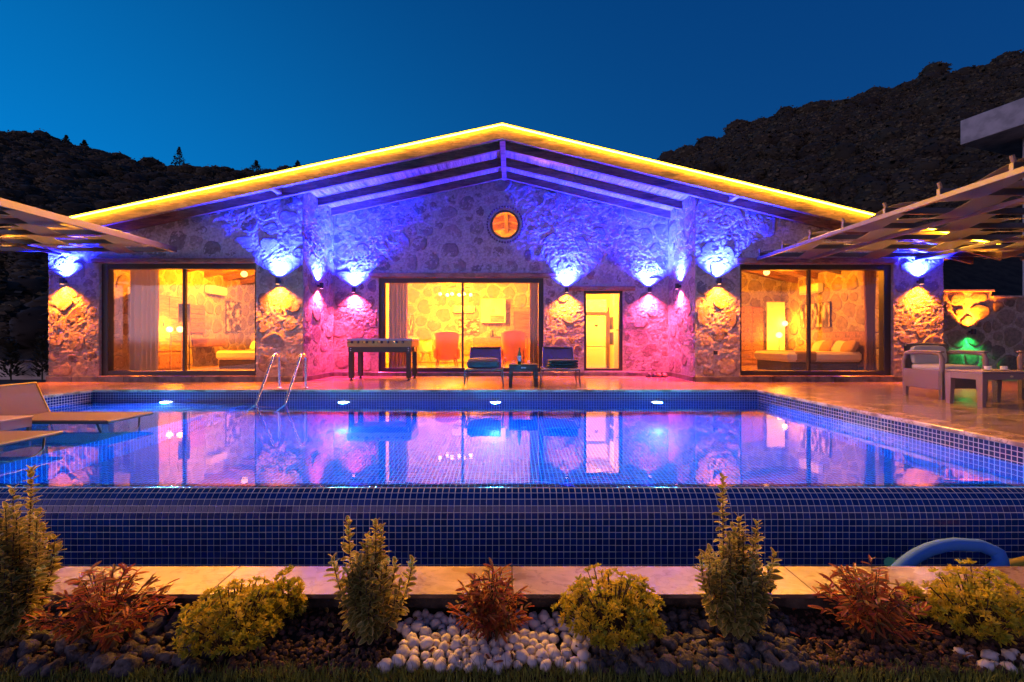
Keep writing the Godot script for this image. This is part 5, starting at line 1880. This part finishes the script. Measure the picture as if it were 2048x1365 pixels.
func garden() -> void:
	const GY := -0.555
	var lm := mat(1, 1, 1, 0.5, {"vc": true, "back": 0.95})
	var bark := mat(0.05, 0.035, 0.022, 0.9)
	var cream := Color(0.68, 0.56, 0.2)
	var green := Color(0.2, 0.21, 0.05)
	var ev := leaf_set([[0.052, 0.034, 0.35, cream, green], [0.046, 0.033, 0.5, cream, Color(0.17, 0.18, 0.04)], [0.058, 0.034, 0.2, Color(0.66, 0.52, 0.17), green], [0.042, 0.030, 0.4, Color(0.55, 0.43, 0.13), Color(0.28, 0.26, 0.055)]])
	var rv := []
	for q in [[0.056, 0.017, [0.40, 0.10, 0.035]], [0.05, 0.015, [0.3, 0.11, 0.035]], [0.062, 0.018, [0.48, 0.16, 0.04]], [0.048, 0.016, [0.2, 0.13, 0.035]], [0.05, 0.012, [0.42, 0.08, 0.05]]]:
		var c := Color(q[2][0], q[2][1], q[2][2])
		rv.append([q[0], q[1], 0.5, c, c * 0.8])
	rv = leaf_set(rv)
	var gl := []
	for q in 4:
		var b := MB.new()
		var y := [Color(0.50, 0.48, 0.035), Color(0.62, 0.52, 0.04), Color(0.34, 0.38, 0.035), Color(0.68, 0.55, 0.05)][q] as Color
		var lf := leaf(0.026, 0.011, 0.4, y, y * 0.75)
		for k in 8:
			var a := TAU * k / 8.0 + rnd(-0.3, 0.3)
			var up := rnd(0.15, 0.9) if k < 6 else 1.8
			b.add(lf, Transform3D(along(Vector3(cos(a), sin(a), up), rnd(-0.4, 0.4)), Vector3(0, 0, -0.004)))
		var me := b.mesh()
		leaf_src[me] = b
		gl.append(me)
	# soil, grass verge
	var sg := MB.new()
	sg.grid(func(i: int, j: int):
		var x := -4.0 + 8.0 * i / 160.0
		var z := -2.46 + 0.50 * j / 12.0
		return Vector3(x, GY + 0.015 * nz.get_noise_2d(x * 3.0, z * 6.0) + 0.010 * nf.get_noise_2d(x * 14.0, z * 14.0) + 0.03 * smoothstep(-2.3, -2.47, z), z), 160, 12)
	struct_("soil", sg, M.soil)
	var lw := MB.new()
	lw.quad(Vector3(-4, GY - 0.005, -1.3), Vector3(4, GY - 0.005, -1.3), Vector3(4, GY - 0.005, -2.0), Vector3(-4, GY - 0.005, -2.0))
	struct_("lawn", lw, mat(0.018, 0.024, 0.008, 0.95))
	var bl := MB.new()
	bl.col = Color(0.2, 0.26, 0.05)
	var p0 := [Vector3(-0.0016, 0, 0), Vector3(0.0016, 0, 0), Vector3(0.0012, 0.025, 0.004), Vector3(-0.0012, 0.025, 0.004)]
	bl.quad(p0[0], p0[1], p0[2], p0[3])
	bl.tri(p0[3], p0[2], Vector3(0, 0.048, 0.014))
	var gx := []
	var gc := []
	for k in 15000:
		var z := -1.70 - 0.34 * sqrt(rng.randf())
		var x := rnd(-2.7, 2.7)
		if z < -2.0 and rng.randf() < 0.6:
			z += 0.04
		var s := rnd(0.5, 1.15) * (1.0 + 0.35 * nz.get_noise_2d(x * 4.0, z * 8.0))
		gx.append(Transform3D((Basis(Vector3.UP, rnd(0, TAU)) * Basis(Vector3.RIGHT, rnd(-0.5, 0.5))).scaled_local(Vector3(1.3, s, s)), Vector3(x, GY - 0.004, z)))
		var g := rnd(0.55, 1.25)
		gc.append(Color(g, g * rnd(0.85, 1.05), g * 0.8))
	copies(self, "grass", bl.mesh(), mat(1, 1, 1, 0.7, {"vc": true, "back": 0.4}), gx, gc)
	# a few long dry blades leaning over the pebbles
	var db := MB.new()
	for k in 70:
		var x := rnd(-0.7, 0.9)
		var z := -2.0 + rnd(-0.02, 0.03)
		var h := rnd(0.05, 0.11)
		var d := Vector3(rnd(-0.06, 0.06), 0, rnd(-0.05, 0.03))
		db.tube([Vector3(x, GY, z), Vector3(x, GY + h * 0.6, z) + d * 0.4, Vector3(x, GY + h, z) + d], [0.0012, 0.0009, 0.0003], 4)
	stuff(self, "dry_grass", db, mat(0.12, 0.10, 0.035, 0.8))
	# fallen leaves on the stones and the gravel
	var fl := MB.new()
	for k in 150:
		var lf: MB = leaf_src[rv[k % 5]] if k % 3 else leaf_src[ev[k % 4]]
		var sc := rnd(0.5, 0.9)
		fl.add(lf, Transform3D((Basis(Vector3.UP, rnd(0, TAU)) * Basis(Vector3.RIGHT, rnd(-0.3, 0.3)) * Basis(Vector3.BACK, rnd(-0.5, 0.5))).scaled_local(Vector3(sc, sc, sc)), Vector3(rnd(-2.5, 2.5), GY + rnd(0.03, 0.05), rnd(-2.42, -2.0))))
	stuff(self, "leaf_litter", fl, mat(0.5, 0.42, 0.36, 0.8, {"vc": true}))
	# pebbles
	var shapes := []
	for k in 5:
		var b := MB.new()
		b.sup(Vector3(k * 3.1, 0, 0), Vector3(1, rnd(0.62, 0.85), rnd(0.7, 0.9)), 1.0, 1.0, Basis(), 11, 7, nz, 0.35)
		for i in b.v.size():
			b.v[i].x -= k * 3.1
		shapes.append(b.mesh())
	var rocks := []
	for k in 5:
		var b := MB.new()
		b.sup(Vector3(k * 5.3, 0, 2), Vector3(1, rnd(0.55, 0.8), rnd(0.65, 0.9)), 0.75, 0.75, Basis(), 10, 7, nz, 0.6)
		for i in b.v.size():
			b.v[i] -= Vector3(k * 5.3, 0, 2)
		rocks.append(b.mesh())
	var wm := []
	for k in 3:
		wm.append(mat(0.52 + 0.06 * k, 0.49 + 0.05 * k, 0.46 + 0.04 * k, 0.55, {"bump": "fine", "depth": 0.05, "scale": 6.0}))
	var spots := []
	var put := func(called: String, label: String, cat: String, group: String, x0: float, x1: float, z0: float, z1: float, r0: float, r1: float, want: int, ms: Array, me: Array, y0: float):
		var got := 0
		for k in want * 40:
			if got >= want:
				break
			var r := rnd(r0, r1)
			var p := Vector2(rnd(x0, x1) , rnd(z0, z1))
			p.x += 0.10 * nz.get_noise_2d(p.y * 5.0 + x0, 3.0)
			var ok := true
			for q in spots:
				if p.distance_to(q[0]) < (r + q[1]) * 0.70:
					ok = false
					break
			if not ok:
				continue
			spots.append([p, r])
			got += 1
			var bs := Basis(Vector3.UP, rnd(0, TAU)) * Basis(Vector3.RIGHT, rnd(-0.5, 0.5)) * Basis(Vector3.BACK, rnd(-0.5, 0.5))
			var o := part(self, called, me[rng.randi() % me.size()], ms[rng.randi() % ms.size()], Transform3D(bs.scaled_local(Vector3(r, r, r)), Vector3(p.x, y0 + r * rnd(0.35, 0.8), p.y)))
			var where := "nearest the grass" if p.y > lerpf(z0, z1, 0.68) else ("beside the coping" if p.y < lerpf(z0, z1, 0.3) else "halfway back")
			var third := "left" if p.x < lerpf(x0, x1, 0.33) else ("right" if p.x > lerpf(x0, x1, 0.67) else "middle")
			tag(o, "%s, %s third, %s" % [label, third, where], cat, group)
	put.call("white_pebble", "white pebble of the pale patch", "pebble", "white pebbles round the middle red shrub", -0.56, 0.34, -2.40, -2.01, 0.024, 0.040, 290, wm, shapes, GY)
	var rm := []
	for q in [[0.09, 0.085, 0.085], [0.13, 0.12, 0.115], [0.17, 0.14, 0.115], [0.07, 0.07, 0.075]]:
		rm.append(mat(q[0], q[1], q[2], 0.85, {"tex": "blotch", "bump": "rough", "depth": 0.4, "scale": 5.0}))
	put.call("grey_stone", "rough grey stone by the right variegated shrub", "stone", "grey stones round the right variegated shrub", 0.36, 1.42, -2.42, -2.0, 0.026, 0.05, 130, rm, rocks, GY)
	put.call("dark_stone", "dark stone in the left end of the bed", "stone", "dark stones at the left end of the bed", -2.4, -1.45, -2.42, -2.0, 0.028, 0.06, 75, rm, rocks, GY)
	put.call("blue_grey_stone", "pale stone in the right end of the bed", "stone", "stones at the right end of the bed", 2.15, 2.6, -2.12, -2.0, 0.02, 0.036, 16, wm, shapes, GY)
	var gv := []
	var gcol := []
	for k in 5200:
		var x := rnd(-2.9, 2.9)
		var z := rnd(-2.45, -1.99)
		if x > -0.6 and x < 0.4 and rng.randf() < 0.9:
			continue
		var s := rnd(0.006, 0.016)
		gv.append(Transform3D((Basis(Vector3.UP, rnd(0, TAU)) * Basis(Vector3.RIGHT, rnd(-1, 1))).scaled_local(Vector3(s, s, s)), Vector3(x, GY + 0.012 * nz.get_noise_2d(x * 3.0, z * 6.0) + s * 0.6 + rnd(0, 0.01), z)))
		var q := rnd(0.5, 1.3)
		gcol.append(Color(q, q * rnd(0.8, 1.0), q * rnd(0.75, 1.0)))
	copies(self, "gravel", rocks[1], mat(0.085, 0.052, 0.038, 0.9, {"vc": true}), gv, gcol)
	# shrubs, left to right
	euonymus("tall variegated shrub at the left edge of the picture", Vector3(-2.47, GY, -2.18), 0.86, 0.20, [Vector3(0.10, 0.87, 0.0), Vector3(0.03, 0.70, 0.05), Vector3(0.15, 0.64, 0.02)], ev, lm, bark)
	nandina("broad red-orange shrub right of the left-edge variegated shrub", Vector3(-2.0, GY, -2.17), 0.40, 0.33, rv, lm, bark, -0.02)
	golden("golden shrub between the broad red shrub and the left variegated shrub", Vector3(-1.36, GY, -2.15), 0.30, 0.23, gl, lm, bark)
	golden("small golden shrub tucked behind the left golden shrub", Vector3(-1.20, GY, -2.34), 0.27, 0.10, gl, lm, bark, 150)
	euonymus("bushy two-headed variegated shrub left of the white pebbles", Vector3(-0.71, GY, -2.22), 0.60, 0.16, [Vector3(-0.11, 0.60, 0.0), Vector3(0.03, 0.60, 0.02), Vector3(0.21, 0.40, 0.0), Vector3(-0.19, 0.42, 0.0), Vector3(0.05, 0.56, -0.02)], ev, lm, bark)
	nandina("small upright red shrub standing among the white pebbles", Vector3(-0.11, GY, -2.22), 0.38, 0.19, rv, lm, bark, 0.02)
	golden("wide golden shrub at the right end of the white pebbles", Vector3(0.50, GY, -2.22), 0.31, 0.25, gl, lm, bark, 520)
	euonymus("variegated shrub with a tall single spike right of the golden shrub", Vector3(1.12, GY, -2.22), 0.68, 0.17, [Vector3(-0.06, 0.82, 0.0), Vector3(0.02, 0.62, 0.0), Vector3(0.10, 0.60, 0.02), Vector3(-0.17, 0.42, 0.0), Vector3(0.2, 0.44, 0.0)], ev, lm, bark)
	nandina("drooping red-brown shrub below the blue pool noodle", Vector3(1.80, GY, -2.20), 0.42, 0.25, rv, lm, bark, -0.06)
	golden("golden shrub at the right edge of the picture", Vector3(2.36, GY, -2.22), 0.33, 0.23, gl, lm, bark, 460)
	golden("small green-gold sprig left of the right-edge golden shrub", Vector3(2.12, GY, -2.34), 0.22, 0.06, gl, lm, bark, 60)

# ------------------------------------------------------------------ beyond the plot
func crown(r: float, leaves: int, sd: int) -> MB: # loose leafy mass: many small faces in an uneven volume
	var b := MB.new()
	var g := RandomNumberGenerator.new()
	g.seed = sd
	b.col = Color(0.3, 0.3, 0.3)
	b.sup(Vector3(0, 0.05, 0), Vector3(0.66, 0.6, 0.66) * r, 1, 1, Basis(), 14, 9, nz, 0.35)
	for k in leaves:
		var d := Vector3(g.randf_range(-1, 1), g.randf_range(-0.5, 1), g.randf_range(-1, 1)).normalized()
		var rr := r * (0.72 + 0.34 * nz.get_noise_3d(d.x * 2.2 + sd, d.y * 2.2, d.z * 2.2)) * pow(g.randf(), 0.22)
		var p := Vector3(d.x * rr, d.y * rr * 0.85, d.z * rr)
		var s := r * g.randf_range(0.05, 0.10)
		var q := Basis.from_euler(Vector3(g.randf_range(-1.2, 1.2), g.randf_range(0, TAU), g.randf_range(-0.6, 0.6)))
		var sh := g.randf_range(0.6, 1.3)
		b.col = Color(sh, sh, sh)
		var n0 := b.n.size()
		b.quad(p + q * Vector3(-s, 0, -s * 0.6), p + q * Vector3(s, 0, -s * 0.6), p + q * Vector3(s * 0.7, 0, s * 0.6), p + q * Vector3(-s * 0.7, 0, s * 0.6))
		for e in 4: # shaded like the rounded crown that the leaves make up
			b.n[n0 + e] = (d + b.n[n0 + e] * 0.75).normalized()
	return b

func pine(label: String, at: Vector3, hgt: float, w: float, m: Material, sd: int) -> void:
	var t := thing("ridge_tree", label, "tree", at, 0.0, "trees on the skyline")
	var b := MB.new()
	b.tube([Vector3(0, -1.0, 0), Vector3(0.1, hgt * 0.5, 0), Vector3(0, hgt, 0)], [0.22, 0.12, 0.03], 7)
	part(t, "trunk", b, mat(0.03, 0.022, 0.016, 0.9))
	b = MB.new()
	var g := RandomNumberGenerator.new()
	g.seed = sd
	for k in 420:
		var v := pow(g.randf(), 0.8)
		var a := g.randf_range(0, TAU)
		var rr := w * (1.02 - v) * (0.55 + 0.45 * absf(sin(v * 21.0 + a * 2.0))) * pow(g.randf(), 0.4)
		var p := Vector3(cos(a) * rr, hgt * (0.12 + 0.9 * v), sin(a) * rr)
		var s := g.randf_range(0.12, 0.34)
		var q := Basis.from_euler(Vector3(g.randf_range(-0.7, 0.7), a, g.randf_range(-0.6, 0.6)))
		b.quad(p + q * Vector3(-s, 0, -s * 0.5), p + q * Vector3(s, 0, -s * 0.5), p + q * Vector3(s * 0.6, 0, s * 0.5), p + q * Vector3(-s * 0.6, 0, s * 0.5))
	part(t, "crown", b, m)

func surroundings() -> void:
	var b: MB
	var fm := mat(0.095, 0.083, 0.048, 0.9, {"vc": true})
	var sets := [[], [], [], []]
	var cols := [[], [], [], []]
	var n := 0
	for k in 40000:
		if n >= 12000:
			break
		var d := 25.0 + 92.0 * pow(rng.randf(), 0.75)
		var a := rnd(-1.45, 1.45)
		if a > -0.35 and a < 0.25 and d < 95.0:
			continue
		n += 1
		var s := rnd(0.9, 2.1) * (0.8 + d / 170.0)
		if a > 0.9 and a < 1.5 and d < 34.0:
			continue
		s *= 0.86 if rng.randf() > 0.08 else 1.25
		var j := rng.randi() % 4
		sets[j].append(Transform3D(Basis(Vector3.UP, rnd(0, TAU)).scaled_local(Vector3(s * rnd(0.9, 1.25), s * rnd(0.8, 1.15), s)), Vector3(a * d, hill_y(a, d) + s * 0.45, -d)))
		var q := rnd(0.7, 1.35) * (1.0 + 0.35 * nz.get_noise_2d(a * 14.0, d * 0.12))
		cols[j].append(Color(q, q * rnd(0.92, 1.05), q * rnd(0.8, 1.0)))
	for j in 4:
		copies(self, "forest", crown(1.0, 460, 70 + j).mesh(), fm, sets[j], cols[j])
	var pm := mat(0.09, 0.09, 0.05, 0.9)
	var k := 0
	for q in [["pointed dark conifer, tallest on the left skyline", 358, 338, 8.2, 3.2], ["low bushy tree near the left end of the left skyline", 132, 285, 4.4, 2.4], ["small tree between the left end and the tall conifer on the skyline", 168, 300, 4.0, 2.2], ["rough tree just above the left roof slope", 512, 345, 5.2, 3.6], ["small tree on the skyline, left one of two close to the roof edge", 595, 335, 3.6, 2.0], ["small tree on the skyline, right one of two close to the roof edge", 625, 330, 3.4, 1.8], ["lone small tree at the foot of the right ridge above the roof", 1342, 308, 4.2, 1.8]]:
		var a: float = (q[1] - 1024.0) / 885.0
		pine(q[0], Vector3(a * 109.0, hill_y(a, 109.0), -109.0), q[3], q[4], pm, 200 + k)
		k += 1
	# concrete house up the slope on the right
	var ch := thing("concrete_house", "grey concrete house with a thick overhanging flat roof on the right hillside", "house", Vector3(22.3, 0, -22.0), 0.32)
	var cm := mat(0.55, 0.5, 0.48, 0.85, {"tex": "stain", "scale": 0.25})
	b = MB.new()
	b.cbox(Vector3(5.0, 11.3, 4.5), Vector3(10.0, 1.2, 9.0), 0.02)
	part(ch, "roof_slab", b, cm)
	b = MB.new()
	b.cbox(Vector3(5.7, 5.3, 4.9), Vector3(7.6, 10.78, 7.0), 0.02)
	part(ch, "wall", b, cm)
	b = MB.new()
	b.cbox(Vector3(5.6, 9.0, 8.42), Vector3(1.6, 1.4, 0.1), 0.01)
	part(ch, "window", b, M.frame)
	# garden wall on the right
	garden_wall()
	var lw := thing("low_wall", "low pale garden wall with a flat cap at the far left", "wall", Vector3(-13.6, 0, -12.4))
	b = MB.new()
	b.b2(-4.5, 2.3, -0.15, 0.36, -0.12, 0.12)
	part(lw, "wall", b, M.plaster)
	b = MB.new()
	b.cbox(Vector3(-1.1, 0.395, 0), Vector3(6.9, 0.06, 0.34), 0.008)
	part(lw, "cap", b, M.coping)
	var i := 0
	for q in [["left", -13.6, 1.05], ["right", -12.75, 1.15]]:
		var t := thing("garden_conifer", "young dark conifer in front of the low wall, the %s one of two" % q[0], "shrub", Vector3(q[1], -0.12, -12.0), 0.0, "conifers by the low wall")
		b = MB.new()
		b.tube([Vector3(0, 0, 0), Vector3(0, q[2], 0)], [0.02, 0.006], 6)
		part(t, "trunk", b, pm)
		b = MB.new()
		for e in 320:
			var v := rng.randf()
			var a := rnd(0, TAU)
			var rr := 0.27 * (1.05 - v) * rnd(0.3, 1.0)
			var p := Vector3(cos(a) * rr, q[2] * (0.1 + 0.92 * v), sin(a) * rr)
			var bs := along(Vector3(cos(a), 0.7, sin(a)), rnd(-0.6, 0.6))
			b.quad(p - bs.x * 0.03, p + bs.x * 0.03, p + bs.x * 0.01 + bs.z * 0.12, p - bs.x * 0.01 + bs.z * 0.12)
		part(t, "crown", b, mat(0.05, 0.055, 0.03, 0.8))
		i += 1

func garden_wall() -> void:
	var t := thing("garden_wall", "rough stone garden wall with a stepped cap behind the rattan armchair", "wall")
	var o := Vector3(0, 0, -11.65)
	for q in [[10.3, 12.62, 2.24], [12.62, 17.0, 2.08]]:
		var top := func(_x: float): return q[2]
		var w := part(t, "wall", wall_mesh(o, Vector3.RIGHT, Vector3.BACK, [[q[0], q[1], 0, -1]], top, 0.3, 0.04), M.mortar)
		for st in stone_spots(o, Vector3.RIGHT, Vector3.BACK, [[q[0], q[1], 0, -1]], top, [], 0.09, 0.24):
			var sb := MB.new()
			stone_mesh(sb, o, Vector3.RIGHT, Vector3.BACK, st, rnd(0.03, 0.06))
			part(w, "stone", sb, M.stones[rng.randi() % 5])
		var b := MB.new()
		b.cbox(Vector3((q[0] + q[1]) / 2, q[2] + 0.03, -11.78), Vector3(q[1] - q[0] + 0.03, 0.06, 0.42), 0.008)
		part(w, "cap", b, M.coping)
	wall_lamp("black lamp on the garden wall with amber light above and green light below", P(1938, 664, 11.6) + Vector3(0, 0, 0.02), Vector3(0, 0, 1), lin(1.0, 0.19, 0.005), 48.0, lin(0.02, 1.0, 0.16), 2.0)
